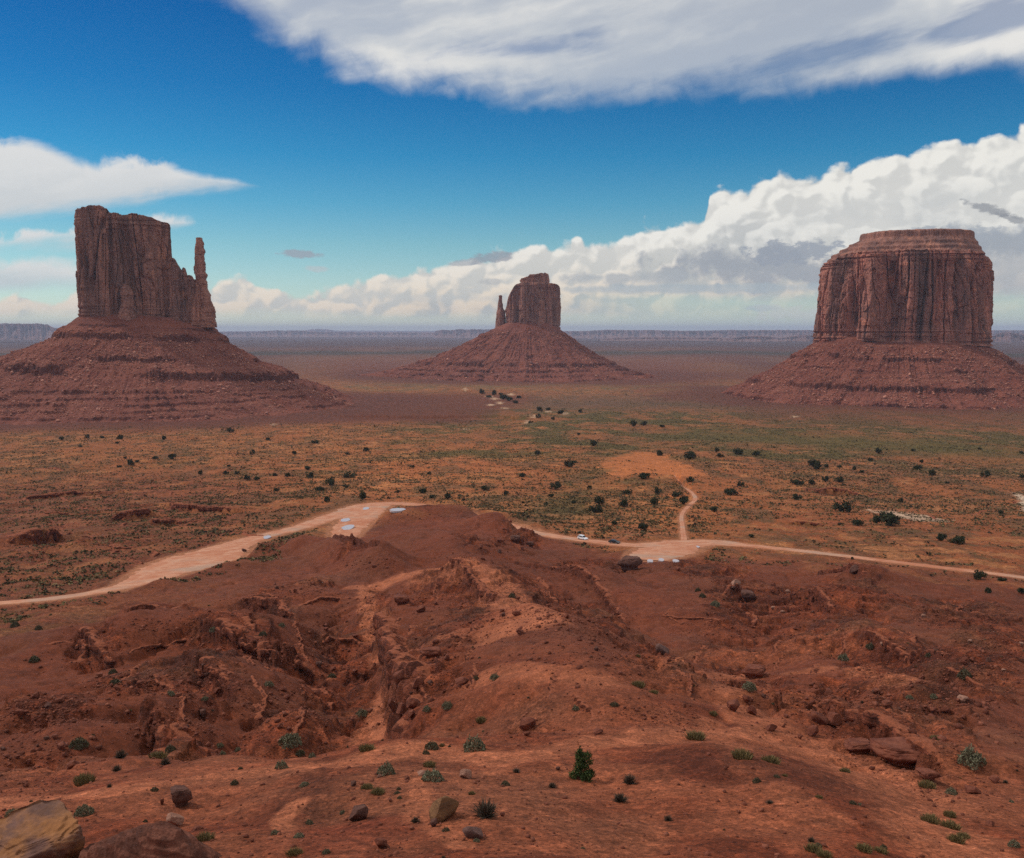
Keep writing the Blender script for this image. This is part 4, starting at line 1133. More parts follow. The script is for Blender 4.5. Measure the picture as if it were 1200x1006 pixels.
def build_talus(parent, c, ab, zb_fn, L, zg, prof, ledges, seed, nper=1300, nq=230, rough=1.0, gully=2.5):
    """apron of shale and fallen rock; L(theta) reach in metres, prof (q, h) of the smooth slope, ledges (h, band, strength)"""
    th = np.linspace(0, 2 * math.pi, 5000)
    wgt = np.where(np.sin(th) < .25, 3.0, 1.0); s = np.cumsum(wgt); s = (s - s[0]) / (s[-1] - s[0])
    th = np.interp(np.linspace(0, 1, nper, endpoint=False), s, th)
    e = 2.6
    ca, sa = np.cos(th), np.sin(th)
    rin = 1.0 / ((np.abs(ca) / (ab[0] * .95)) ** e + (np.abs(sa) / (ab[1] * .95)) ** e) ** (1 / e)
    Lr = L(th)
    q = np.linspace(-.04, 1, nq)[:, None]
    R = rin[None, :] + q * Lr[None, :]
    X = c[0] + ca * R; Y = c[1] + sa * R
    zb = zb_fn(c[0] + ca * rin * 1.0)
    h = np.interp(q.ravel(), [p[0] for p in prof], [p[1] for p in prof])[:, None] * np.ones_like(R)
    # gullies and fans running down the slope
    arc = th[None, :] * 260 + 0 * R
    gl = np.abs(noise2(np.cos(th) * 9 + seed, np.sin(th) * 9, seed))[None, :] * .6 + np.abs(noise3(X / 45, Y / 45, X * 0, seed + 1)) * .5
    span = (zb - zg)[None, :]
    hz = h * span + gully * 1.4 * (gl - .35) * sm(q, 0.02, .2) * (1 - sm(q, .8, 1))
    chute = np.abs(noise2(np.cos(th) * 22 + seed, np.sin(th) * 22, seed + 31))[None, :] + .35 * noise3(X / 25, Y / 25, X * 0, seed + 32)
    hz -= gully * .38 * np.exp(-(chute / .16) ** 2) * sm(q, 0.03, .15) * (1 - sm(q, .7, .95))
    hz += (noise2(X / 90, Y / 90, seed + 2) * 4.5) * sm(q, .1, .4) * (1 - sm(q, .75, 1))
    hh = hz / span
    out = hh.copy()
    for (lv, bd, stg, lvtilt) in ledges:
        e_ = bd * .10
        wv = sm(noise2(X / 140 + lv * 40, Y / 140, seed + 5 + int(lv * 50)) + .5 * noise2(X / 30, Y / 30, seed + 6), -.55 + (1 - stg), .05 + (1 - stg))
        lvv = lv + lvtilt * (X - c[0]) / 100. + .30 * bd * noise2(X / 22, Y / 22, seed + 8) + .22 * bd * noise2(X / 6, Y / 6, seed + 18)
        dd = hh - lvv
        g = np.interp(dd.ravel(), [-1.6 * bd, -e_, e_, 1.6 * bd], [-1.6 * bd, -bd * .55, bd * .45, 1.6 * bd]).reshape(dd.shape)
        out += (g - dd) * wv * (np.abs(dd) < 1.6 * bd)
    Z = zg + out * span
    rg = sm(q, 0, .08) * (1 - .7 * sm(q, .8, 1)) * rough
    Z = Z + rg * (1.8 * noise3(X / 14, Y / 14, Z / 14, seed + 9) + 1.5 * np.maximum(0, noise3(X / 6, Y / 6, Z / 6, seed + 10)) + 1.2 * np.maximum(0, noise3(X / 3, Y / 3, Z / 3, seed + 12) - .2) * 2)
    V = face_viewer(np.stack([X, Y, Z], -1), c)
    me = mesh_from('talus_slope', V.reshape(-1, 3), grid_faces(nq, nper, wrap=True)[:, ::-1], M_talus, True)
    o = obj('talus_slope', me, parent)
    return o, V

# every rock variety is made once and shared
def rock_arrays(seed, sub=3, cuts=9, flat=1.0, rough=.05):
    bm = bmesh.new(); bmesh.ops.create_icosphere(bm, subdivisions=sub, radius=1.0)
    co = np.array([v.co[:] for v in bm.verts]); fa = np.array([[v.index for v in f.verts] for f in bm.faces]); bm.free()
    rs = np.random.default_rng(seed)
    if seed % 3: co = np.sign(co) * np.abs(co) ** .55; co /= np.abs(co).max()
    for i in range(cuts):
        n = rs.normal(size=3); n[2] *= .7; n /= np.linalg.norm(n); d = rs.uniform(.45, .86)
        ex = co @ n - d; co -= np.where(ex > 0, ex, 0)[:, None] * n[None, :] * .96
    co += co * (rough * fbm3(co[:, 0] * 3 + seed, co[:, 1] * 3, co[:, 2] * 3, 3, seed))[:, None]
    co += co * (rough * .5 * noise3(co[:, 0] * 9 + seed, co[:, 1] * 9, co[:, 2] * 9, seed + 3))[:, None]
    co[:, 2] *= flat
    co /= np.abs(co[:, :2]).max()
    return co, fa

def merged(name, protos, P, SZ, mat, parent=None, tint=None, sink=.25, squash=(.6, 1.0), seed=3):
    """many small rocks in one mesh"""
    rs = np.random.default_rng(seed); VV, FF, CC = [], [], []; o = 0
    for i in range(len(P)):
        co, fa = protos[i % len(protos)]
        a = rs.uniform(0, 6.28); ca, sa = math.cos(a), math.sin(a); k = SZ[i] * .5
        q = co * np.array([k, k * rs.uniform(.65, 1), k * rs.uniform(*squash)])
        v = np.column_stack([q[:, 0] * ca - q[:, 1] * sa, q[:, 0] * sa + q[:, 1] * ca, q[:, 2]]) + P[i] + np.array([0, 0, SZ[i] * sink])
        VV.append(v); FF.append(fa + o); o += len(co)
        CC.append(np.repeat([tint[i] if tint is not None else rs.uniform(.6, 1.3)], len(co)))
    me = mesh_from(name, np.concatenate(VV), np.concatenate(FF), mat, False, {'tone': np.concatenate(CC)})
    return obj(name, me, parent)

def mat_rock(name, c1, c2, c3, sc=1.0, use_tone=True, shine=.15):
    m, N, b = new_mat(name)
    tc = N.new('ShaderNodeTexCoord').outputs['Object']; oi = N.new('ShaderNodeObjectInfo')
    off = N.vec(E(N, oi.outputs['Random']) * 37.0, E(N, oi.outputs['Random']) * 91.0, 0.0)
    p = N.vadd(tc, off)
    n1 = N.noise(p, 1.6 * sc, 5, .62); n2 = N.noise(p, 7.0 * sc, 5, .65); bed = N.noise(N.scale(p, (.6 * sc, .6 * sc, 7.0 * sc)), 1.0, 3, .6)
    c = N.mix(N.sstep(n1, .36, .64), c1, c2)
    c = N.mix(N.sstep(bed, .52, .68) * .5, c, c3)
    c = N.mul(c, N.grey(N.lstep(n2, .2, .8, .68, 1.3)))
    if use_tone:
        tn = N.new('ShaderNodeAttribute', attribute_name='tone'); c = N.mul(c, N.grey(E(N, tn.outputs['Fac'])))
    N.put(b.inputs['Base Color'], c); bump(N, b, n1 * .6 + n2 * .4 + bed * .3, .8, .12 / sc)
    return m
M_rubble = mat_rock('fallen sandstone rubble', (.150, .046, .029), (.23, .080, .048), (.10, .032, .023), .5)
M_talusrock = mat_rock('pale fallen blocks', (.33, .125, .085), (.50, .24, .17), (.16, .06, .045), .08)
SMALL = [rock_arrays(100 + i, 1, 7, .8, .06) for i in range(8)]

def talus_rocks(V, n, size, seed, parent_label, qrange=(.12, .95), front=True):
    rs = np.random.default_rng(seed)
    nq, npn, _ = V.shape
    P = []; Sz = []
    msk = noise2(V[..., 0] / 60, V[..., 1] / 60, seed)
    while len(P) < n:
        i = rs.integers(int(nq * qrange[0]), int(nq * qrange[1])); j = rs.integers(0, npn)
        if V[i, j, 1] > V[:, :, 1].mean() + 60: continue
        if msk[i, j] < rs.uniform(-.7, .6): continue
        P.append(V[i, j]); Sz.append(size * rs.uniform(.45, 1.0) * (1 if rs.uniform() < .95 else rs.uniform(1.5, 2.6)))
    o = merged('rockfall', SMALL, np.array(P), np.array(Sz), M_talusrock, tint=rs.uniform(.7, 1.35, n), seed=seed)
    tag(o, parent_label, 'rockfall', kind='stuff')

def butte_west():
    Y = 1760.0
    cx = at(148, 388, Y)[0]; g = at(600, 470, Y)[2]
    root = empty('butte', (0, 0, 0))
    tag(root, 'left red sandstone butte, broad block with a thin tall pillar at its right end', 'butte', 'sandstone buttes on the desert plain')
    # main block
    top = xz([(80, 277), (88, 276), (91, 268), (94, 256), (97, 251), (106, 249), (113, 247), (124, 247), (131, 250), (134, 254), (150, 256), (160, 254), (168, 255), (180, 258), (190, 261), (201, 263), (205, 268), (206, 300), (209, 310), (216, 322)], Y)
    base = xz([(80, 377), (90, 376), (130, 377), (170, 378), (210, 380), (260, 384)], Y)
    g_ = lambda p: at(p, 388, Y)[0]
    xl, xr = at(94, 388, Y)[0], at(215, 388, Y)[0]
    build_cliff('cliff', root, ((xl + xr) / 2, Y), ((xr - xl) / 2, 58), 3.6, 1700, 250, base, top, .85, 300, M_cliff,
                grooves=[(g_(134), 9, 5), (g_(152), 13, 9), (g_(168), 6, 6), (g_(106), 5, 4), (g_(196), 6, 4)], taper=.012, rough_top=1.6)
    # lower fin joining block and pillar
    topf = xz([(196, 300), (206, 306), (210, 313), (214, 318), (216, 315), (219, 317), (221, 324), (226, 325), (230, 330), (234, 336), (240, 340)], Y)
    xl, xr = g_(197), g_(241)
    build_cliff('fin', root, ((xl + xr) / 2, Y + 4), ((xr - xl) / 2, 36), 3.0, 700, 150, base, topf, .5, 330, M_cliff, grooves=[(g_(212), 6, 3), (g_(222), 5, 3)], taper=.02, rough_top=2.6)
    # pillar, widening downwards
    def pillar(name, prof, Yp, dep, seed, k):
        zs = np.array([at(600, p[0], Yp)[2] for p in prof]); L = np.array([at(p[1], 388, Yp)[0] for p in prof]); R_ = np.array([at(p[2], 388, Yp)[0] for p in prof])
        n, nv = 420, 260
        z = np.linspace(zs[0], zs[-1], nv); l = np.interp(z, zs, L); r = np.interp(z, zs, R_)
        th = np.linspace(0, 2 * math.pi, n, endpoint=False); e = 2.8
        ux = np.sign(np.cos(th)) * np.abs(np.cos(th)) ** (2 / e); uy = np.sign(np.sin(th)) * np.abs(np.sin(th)) ** (2 / e)
        C = ((l + r) / 2)[:, None]; A = ((r - l) / 2)[:, None]
        X = C + A * ux; Yv = Yp + (A * .55 + dep) * uy; Z = z[:, None] + 0 * X
        Z2 = Z
        d = k * (2.6 * noise3(X / 9, Yv / 9, Z / 60, seed) + 1.6 * noise3(X / 4, Yv / 4, Z / 14, seed + 1) + 1.1 * np.round(1.4 * noise3(X / 20, Yv / 20, Z / 7, seed + 2)) + .6 * noise3(X / 1.6, Yv / 1.6, Z / 2, seed + 3))
        X = X + ux * d; Yv = Yv + uy * d
        V = [np.stack([X, Yv, Z2], -1)]
        for s_ in (.75, .45, .15, .01):
            V.append(np.stack([C[-1] + (X[-1] - C[-1]) * s_, Yp + (Yv[-1] - Yp) * s_, Z[-1] + .8 * (1 - s_) + .8 * noise2(X[-1] * s_ / 3, Yv[-1] * s_ / 3, seed)], -1)[None])
        V = np.concatenate(V, 0)
        return obj(name, mesh_from(name, V.reshape(-1, 3), grid_faces(V.shape[0], n, wrap=True), M_cliff, True), root)
    pillar('pillar', [(384, 229, 253.5), (372, 230, 252), (352, 230.5, 248), (345, 231, 247), (340, 231, 245), (322, 231, 243.5), (318, 230.5, 242), (300, 231, 242), (286, 232, 242), (279, 233, 241)], Y - 4, 4, 350, 1.0)
    pillar('buttress', [(376, 139, 160), (360, 144, 157), (345, 145, 156), (338, 146, 154), (333, 148, 152)], Y - 60, 5, 360, .8)
    zbx, zbz = xz([(60, 377), (90, 373), (150, 374), (210, 378), (255, 381)], Y)
    xl, xr = g_(88), g_(254)
    dL = at(0, 388, Y)[0]
    def L(th):
        right = np.clip(np.cos(th), 0, 1); left = np.clip(-np.cos(th), 0, 1); fr = np.clip(-np.sin(th), 0, 1)
        return 285 + 0 * right ** 2 + 115 * left ** 2 + 75 * fr ** 2 + 22 * noise2(np.cos(th) * 3, np.sin(th) * 3, 12) + 16 * noise2(np.cos(th) * 9, np.sin(th) * 9, 112) + 8 * noise2(np.cos(th) * 26, np.sin(th) * 26, 113)
    tal, V = build_talus(root, ((xl + xr) / 2, Y), ((xr - xl) / 2, 66), lambda x: np.interp(x, zbx, zbz), L, g - 6,
                [(-.04, 1.05), (0, 1.0), (.05, .90), (.11, .79), (.21, .66), (.32, .525), (.5, .36), (.68, .215), (.85, .09), (1.0, -.02)],
                [(.915, .035, .62, 0), (.80, .075, .95, -.006), (.56, .05, .75, -.008), (.415, .095, .95, -.028), (.25, .032, .95, -.006), (.20, .028, .9, 0), (.15, .030, .9, 0), (.10, .03, .9, 0), (.05, .03, .8, 0)], 400, rough=1.15, gully=3.2)
    talus_rocks(V, 5200, 3.3, 41, 'pale fallen blocks scattered over the talus of the left butte')
    return root

def butte_middle():
    Y = 3050.0; g_ = lambda p: at(p, 388, Y)[0]
    g = at(600, 442, Y)[2]
    root = empty('butte', (0, 0, 0))
    tag(root, 'small far red butte in the middle with a thumb of rock on its left side', 'butte', 'sandstone buttes on the desert plain')
    base = xz([(570, 385), (600, 383), (630, 383), (660, 388)], Y)
    top = xz([(588, 368), (591, 364), (593, 362), (595, 350), (598, 343), (602, 337), (606, 334), (611, 332.5), (640, 333), (650, 333.5), (654, 335), (656, 338), (657, 360)], Y)
    xl, xr = g_(591), g_(656.5)
    build_cliff('cliff', root, ((xl + xr) / 2, Y), ((xr - xl) / 2, 66), 3.2, 1300, 170, base, top, .85, 500, M_cliff,
                grooves=[(g_(620), 8, 8), (g_(641), 9, 7), (g_(632), -8, 9), (g_(606), 6, 6)], taper=.01, rough_top=1.6)
    topc = xz([(608, 331), (610, 327), (615, 326), (618, 325), (620, 323), (628, 322.5), (633, 321.5), (640, 321), (643, 322), (644.5, 330)], Y)
    basec = xz([(600, 336), (660, 336)], Y)
    xl2, xr2 = g_(609), g_(644.5)
    build_cliff('caprock', root, ((xl2 + xr2) / 2, Y - 4), ((xr2 - xl2) / 2, 42), 2.8, 700, 40, basec, topc, .6, 520, M_cliff, taper=.03, rough_top=1.8)
    # thumb
    prof = [(388, 580, 594), (375, 581, 593), (366, 582, 592.5), (362, 583, 590), (354, 583.6, 588.6), (348, 584.6, 588.6), (346.5, 585.2, 588)]
    zs = np.array([at(600, p[0], Y)[2] for p in prof]); l0 = np.array([g_(p[1]) for p in prof]); r0 = np.array([g_(p[2]) for p in prof])
    n, nv = 260, 120
    z = np.linspace(zs[0], zs[-1], nv); l = np.interp(z, zs, l0); r = np.interp(z, zs, r0)
    th = np.linspace(0, 2 * math.pi, n, endpoint=False)
    C = ((l + r) / 2)[:, None]; A = ((r - l) / 2)[:, None]
    X = C + A * np.cos(th); Yv = Y - 5 + (A * .7 + 2) * np.sin(th); Z = z[:, None] + 0 * X
    d = 2.2 * noise3(X / 9, Yv / 9, Z / 40, 560) + 1.3 * noise3(X / 4, Yv / 4, Z / 9, 561)
    X += np.cos(th) * d; Yv += np.sin(th) * d
    V = [np.stack([X, Yv, Z], -1)]
    for s_ in (.6, .05): V.append(np.stack([C[-1] + (X[-1] - C[-1]) * s_, Y - 5 + (Yv[-1] - Y + 5) * s_, Z[-1] + 1.2 * (1 - s_)], -1)[None])
    V = np.concatenate(V, 0)
    obj('thumb', mesh_from('thumb', V.reshape(-1, 3), grid_faces(V.shape[0], n, wrap=True), M_cliff, True), root)
    zbx, zbz = xz([(575, 385), (583, 383), (600, 380), (625, 379), (645, 380), (656, 386)], Y)
    def L(th):
        right = np.clip(np.cos(th), 0, 1); left = np.clip(-np.cos(th), 0, 1); fr = np.clip(-np.sin(th), 0, 1)
        return 305 + 20 * right ** 2 + 190 * left ** 4 + 110 * fr ** 2 + 30 * noise2(np.cos(th) * 3, np.sin(th) * 3, 14) + 22 * noise2(np.cos(th) * 9, np.sin(th) * 9, 114) + 10 * noise2(np.cos(th) * 26, np.sin(th) * 26, 115)
    tal, V = build_talus(root, ((g_(582) + g_(657)) / 2, Y), ((g_(657) - g_(582)) / 2, 70), lambda x: np.interp(x, zbx, zbz), L, g - 5,
                [(-.04, 1.05), (0, 1.0), (.11, .82), (.23, .64), (.36, .46), (.48, .325), (.59, .22), (.72, .135), (.86, .055), (1.0, -.02)],
                [(.80, .05, .5, 0), (.42, .05, .65, -.004), (.30, .07, .85, -.004), (.20, .04, .9, 0), (.13, .035, .9, 0), (.07, .03, .8, 0)], 600, nper=1000, nq=170, rough=1.6, gully=5.0)
    talus_rocks(V, 1600, 4.6, 61, 'fallen blocks scattered over the talus of the middle butte')

def butte_right():
    Y = 2010.0; g_ = lambda p: at(p, 388, Y)[0]; zz_ = lambda p: at(600, p, Y)[2]
    g = at(600, 466, Y)[2]
    root = empty('butte', (0, 0, 0))
    tag(root, 'massive round red butte at the right with a stepped flat cap', 'butte', 'sandstone buttes on the desert plain')
    xl, xr = g_(950), g_(1161); C = ((xl + xr) / 2, Y); a = (xr - xl) / 2; b = 150
    base = xz([(930, 402), (953, 402), (1000, 398), (1060, 401), (1120, 403), (1170, 406)], Y)
    top = xz([(945, 312), (960, 312), (966, 309), (974, 308), (978, 305), (985, 301), (1000, 300), (1060, 299), (1140, 301), (1156, 303), (1163, 312), (1170, 320)], Y)
    build_cliff('cliff', root, C, (a, b), 2.7, 2200, 230, base, top, 1.25, 700, M_cliff2,
                grooves=[(g_(1044), 12, 7), (g_(1000), 8, 8), (g_(985), 7, 6), (g_(1022), -7, 9), (g_(1075), 7, 8), (g_(1095), 8, 7), (g_(1118), 12, 8), (g_(1135), 8, 7), (g_(1150), 9, 6)], taper=.055, rough_top=2.0)
    # stepped cap: shale slopes between thin ledges, ending in a flat plate
    n = 1500; X0, Y0, nx, ny = outline(1.0, 1.0, 2.6, n)
    cxp = (g_(1003) + g_(1134)) / 2
    prof = [(1.0, 310), (.99, 305), (.955, 303), (.95, 299.5), (.90, 298), (.87, 296.5), (.865, 293.5), (.80, 291.5), (.77, 290), (.765, 287.5), (.72, 285.5), (.68, 283.5), (.655, 282), (.652, 276.5), (.645, 275.2), (.55, 273.8), (.35, 272.6), (.15, 272.0), (.0, 271.8)]
    ks = np.concatenate([np.linspace(prof[i][0], prof[i+1][0], 7, endpoint=False) for i in range(len(prof) - 1)] + [[0.0]])
    kz = np.concatenate([np.linspace(prof[i][1], prof[i+1][1], 7, endpoint=False) for i in range(len(prof) - 1)] + [[prof[-1][1]]])
    rows = []
    for s_, p_ in zip(ks, kz):
        f = (1 - s_); ccx = C[0] + (cxp - C[0]) * min(1, f / .35)
        wob = 1 + .035 * noise2(X0 * 2.3, Y0 * 2.3, 71) + .02 * noise2(X0 * 9, Y0 * 9, 72) + .008 * noise2(X0 * 40, Y0 * 40, 73)
        a_ = np.interp(s_, [0, .655, 1.0], [0, (g_(1134) - g_(1003)) / 2, a * .865]); b_ = np.interp(s_, [0, .655, 1.0], [0, 92, b * .87])
        x = ccx + X0 * a_ * wob; y = Y + Y0 * b_ * wob
        z = zz_(p_) + 1.3 * noise2(x / 14, y / 14, 75) + .8 * noise2(x / 5, y / 5, 76) + .5 * noise2(x / 2, y / 2, 77)
        rows.append(np.stack([x, y, z], -1))
    V = face_viewer(np.array(rows), C)
    obj('caprock', mesh_from('caprock', V.reshape(-1, 3), grid_faces(len(V), n, wrap=True), M_cliff, True), root)
    zbx, zbz = xz([(940, 402), (953, 401), (970, 396), (1000, 393), (1020, 398), (1060, 399), (1110, 399), (1140, 403), (1165, 406)], Y)
    def L(th):
        right = np.clip(np.cos(th), 0, 1); left = np.clip(-np.cos(th), 0, 1); fr = np.clip(-np.sin(th), 0, 1)
        return 190 + 25 * right ** 2 + 25 * left ** 2 + 60 * fr ** 2 + 20 * noise2(np.cos(th) * 3, np.sin(th) * 3, 16) + 16 * noise2(np.cos(th) * 9, np.sin(th) * 9, 116) + 8 * noise2(np.cos(th) * 26, np.sin(th) * 26, 117)
    tal, V = build_talus(root, C, (a * 1.0, b * 1.0), lambda x: np.interp(x, zbx, zbz), L, g - 5,
                [(-.04, 1.05), (0, 1.0), (.12, .86), (.26, .70), (.40, .54), (.54, .40), (.68, .27), (.80, .17), (.9, .08), (1.0, -.03)],
                [(.72, .07, .85, .0), (.55, .04, .5, 0), (.31, .075, .95, -.004), (.10, .05, .7, 0)], 800, nper=1500, nq=200, rough=1.3, gully=4.0)
    talus_rocks(V, 3800, 3.6, 81, 'pale fallen blocks scattered over the talus of the right butte')

butte_west(); butte_middle(); butte_right()

# ------------------------------------------------------------------ far mesas
def mat_mesa():
    m, N, b = new_mat('far mesa rock')
    geo = N.new('ShaderNodeNewGeometry'); pos = geo.outputs['Position']
    n = N.noise(N.scale(pos, (1/1500., 1/1500., 1/28.)), 1.0, 4, .6); n2 = N.noise(pos, .004, 5, .6)
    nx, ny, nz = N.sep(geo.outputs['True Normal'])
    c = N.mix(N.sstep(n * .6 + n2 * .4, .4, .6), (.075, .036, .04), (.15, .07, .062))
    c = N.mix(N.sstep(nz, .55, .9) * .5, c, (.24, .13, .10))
    N.put(b.inputs['Base Color'], c); return m
M_mesa = mat_mesa()
def mesa(Y, crest, foot_py, seed, depth=2500, talus=.5, rough=1.0):
    """a tableland: level top, cliff and footslope towards the viewer; crest (px, py)"""
    xs = np.array([at(p[0], 388, Y)[0] for p in crest]); zs = np.array([at(600, p[1], Y)[2] for p in crest])
    n = int(max(80, (crest[-1][0] - crest[0][0]) * 2.2)); x = np.linspace(xs[0], xs[-1], n)
    px = Y / F_PX
    z = np.interp(x, xs, zs) + rough * px * (.35 * noise2(x / (px * 9), x * 0, seed) + .25 * np.round(1.3 * noise2(x / (px * 3.2), x * 0, seed + 1)))
    zf = base_z(np.array([Y]))[0] - 6
    hgt = np.maximum(z - zf, 1)
    rows = [(-1.0, 0.0), (-.75, .10), (-.5, .24), (-.25, .42), (-.08, .60), (-.03, .66), (0.0, .97), (.02, 1.0), (.5, 1.0), (1.0, .98), (1.05, .0)]
    ins = (noise2(x / (px * 14), x * 0 + 5, seed + 2) + .5 * noise2(x / (px * 4), x * 0 + 2, seed + 3)) * depth * .35
    V = []
    for q, f in rows:
        yy = Y + (q * depth * talus if q < 0 else q * depth) + ins * (1 if q < .5 else 0) + .25 * depth * talus * noise2(x / (px * 5), x * 0 + q * 9, seed + 4) * (1 if -.9 < q < -.05 else 0)
        V.append(np.stack([x * (yy / Y), yy, zf + hgt * f], -1))
    V = np.array(V)
    o = obj('mesa', mesh_from('mesa', V.reshape(-1, 3), grid_faces(len(V), n), M_mesa, False)); tag(o, kind='structure')
mesa(17000, [(-120, 379.0), (0, 379.2), (40, 379.5), (56, 380.2), (62, 384), (90, 388), (120, 394)], 396, 1, 3000)
mesa(24000, [(225, 395), (240, 390), (262, 389.2), (300, 389.0), (320, 387.5), (356, 387.6), (368, 389.2), (420, 389.6), (520, 390), (580, 389.5), (660, 389)], 392, 2, 3000)
mesa(21000, [(508, 391), (512, 387.2), (520, 386.8), (526, 387.4), (536, 386.0), (545, 386.6), (553, 386.0), (575, 386.2), (600, 386.5), (640, 387), (660, 389.5)], 391, 3, 2200, rough=1.6)
mesa(20000, [(600, 392), (640, 388.4), (690, 388.0), (712, 386.6), (735, 387.2), (765, 387.0), (800, 387.9), (830, 387.5), (860, 387.0), (930, 387.0), (1000, 387.4), (1100, 387.0), (1200, 387.3), (1330, 387)], 391, 4, 3000)
mesa(13500, [(840, 398.5), (862, 396), (872, 394.5), (885, 394.0), (905, 395.0), (915, 396.5), (935, 393.5), (960, 392.5), (990, 394), (1010, 398.5)], 399, 5, 900, rough=1.3)
mesa(12500, [(1130, 400), (1160, 395), (1172, 390.5), (1183, 389.5), (1192, 391.5), (1210, 393), (1260, 392), (1300, 399)], 400, 6, 900, rough=1.3)
mesa(14500, [(700, 398), (720, 396.2), (760, 395.5), (800, 396.0), (840, 395.8), (870, 398)], 399, 7, 800, rough=1.0)
mesa(36000, [(352, 389), (362, 386.6), (372, 385.8), (384, 386.2), (392, 387.5), (405, 389)], 389, 8, 2500)
mesa(45000, [(240, 388.8), (300, 388.0), (420, 387.6), (520, 388.0), (600, 388.8)], 389, 10, 2500)

# ------------------------------------------------------------------ foliage
def mat_leaf(name, c1, c2, c3):
    m, N, b = new_mat(name)
    b.inputs['Roughness'].default_value = .85
    tn = N.new('ShaderNodeAttribute', attribute_name='tone'); oi = N.new('ShaderNodeObjectInfo')
    f = E(N, tn.outputs['Fac'])
    c = N.mix(f, c1, c2)
    c = N.mix(E(N, oi.outputs['Random']) * .5, c, c3)
    N.put(b.inputs['Base Color'], c); return m
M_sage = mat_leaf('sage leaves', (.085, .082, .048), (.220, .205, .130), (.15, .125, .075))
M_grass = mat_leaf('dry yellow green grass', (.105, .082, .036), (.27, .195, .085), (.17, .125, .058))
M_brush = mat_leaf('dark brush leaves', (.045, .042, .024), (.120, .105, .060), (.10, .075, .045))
M_twig = mat_leaf('grey brown twigs', (.060, .044, .032), (.150, .118, .085), (.10, .07, .05))
M_jun = mat_leaf('juniper foliage', (.020, .026, .013), (.060, .068, .030), (.040, .040, .020))
M_jun2 = mat_leaf('young juniper foliage', (.022, .036, .012), (.075, .105, .032), (.04, .06, .018))
M_bark = mat_rock('juniper bark', (.085, .055, .038), (.14, .10, .07), (.06, .04, .03), 2.0, False)

def leaves(points, size, rs, up=.4, ratio=.42):
    """one small four-sided leaf spray at each point"""
    n = len(points)
    d = rs.normal(size=(n, 3)); d[:, 2] = np.abs(d[:, 2]) * (1 + up) ; d /= np.linalg.norm(d, axis=1)[:, None]
    s = np.cross(d, rs.normal(size=(n, 3))); s /= np.linalg.norm(s, axis=1)[:, None] + 1e-9
    L = (size * rs.uniform(.6, 1.4, n))[:, None]
    a = points - d * L * .5; b = points + s * L * ratio * .5; c = points + d * L * .5; e = points - s * L * ratio * .5
    V = np.stack([a, b, c, e], 1).reshape(-1, 3); F = np.arange(n * 4).reshape(n, 4)
    return V, F
def shrub_mesh(name, seed, kind):
    """about one metre across, root at the origin"""
    rs = np.random.default_rng(seed); P = []; tone = []
    if kind in ('sage', 'brush'):
        m = 1500; a = rs.uniform(0, 6.28, m); r = .5 * np.sqrt(rs.uniform(0, 1, m))
        x = np.cos(a) * r; y = np.sin(a) * r
        lump = .80 + .34 * noise2(x * 5.5 + seed, y * 5.5, seed) + .2 * noise2(x * 12, y * 12 + seed, seed + 3); edge = .40 + .12 * noise2(np.cos(a) * 1.5 + seed, np.sin(a) * 1.5, seed + 1)
        h = .56 * np.clip(1 - (r / edge) ** 2, 0, 1) ** .7 * np.maximum(lump, .3)
        ok = h > .03; x, y, h = x[ok], y[ok], h[ok]; m = len(x)
        u_ = rs.uniform(.0, 1, m) ** .55
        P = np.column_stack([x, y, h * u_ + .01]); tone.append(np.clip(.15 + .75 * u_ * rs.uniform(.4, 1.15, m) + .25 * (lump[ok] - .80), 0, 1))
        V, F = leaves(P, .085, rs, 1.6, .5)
    elif kind == 'grass':
        m = 520; a = rs.uniform(0, 6.28, m); r = .40 * rs.uniform(0, 1, m) ** .7
        root = np.column_stack([np.cos(a) * r, np.sin(a) * r, np.zeros(m)])
        L = rs.uniform(.18, .46, m) * (1 - .5 * r)
        dirv = np.column_stack([np.cos(a) * r * 1.3 + rs.normal(0, .22, m), np.sin(a) * r * 1.3 + rs.normal(0, .22, m), np.ones(m)])
        dirv /= np.linalg.norm(dirv, axis=1)[:, None]
        s = np.cross(dirv, rs.normal(size=(m, 3))); s /= np.linalg.norm(s, axis=1)[:, None]
        w = .020
        V = np.stack([root - s * w, root + s * w, root + dirv * L[:, None] + s * w * .4, root + dirv * L[:, None] - s * w * .4], 1).reshape(-1, 3); F = np.arange(m * 4).reshape(m, 4)
        tone = [np.clip(rs.uniform(0, 1, m), 0, 1)]
    else:
        m = 420; a = rs.uniform(0, 6.28, m); el = rs.uniform(.25, 1.4, m); L = rs.uniform(.25, .58, m)
        d = np.column_stack([np.cos(a) * np.cos(el), np.sin(a) * np.cos(el), np.sin(el)])
        st = d * (L * rs.uniform(0, .6, m))[:, None]; en = d * L[:, None] + rs.normal(0, .05, (m, 3))
        st[:, 2] = np.abs(st[:, 2]); en[:, 2] = np.abs(en[:, 2])
        s = np.cross(d, rs.normal(size=(m, 3))); s /= np.linalg.norm(s, axis=1)[:, None]; w = .016
        V = np.stack([st - s * w, st + s * w, en + s * w * .5, en - s * w * .5], 1).reshape(-1, 3); F = np.arange(m * 4).reshape(m, 4)
        tone = [rs.uniform(0, 1, m)]
    t = np.repeat(np.concatenate(tone), 4)
    V[:, 2] = np.maximum(V[:, 2], -.02)
    return mesh_from(name, V, F, {'sage': M_sage, 'grass': M_grass, 'brush': M_brush, 'twig': M_twig}[kind], False, {'tone': t})
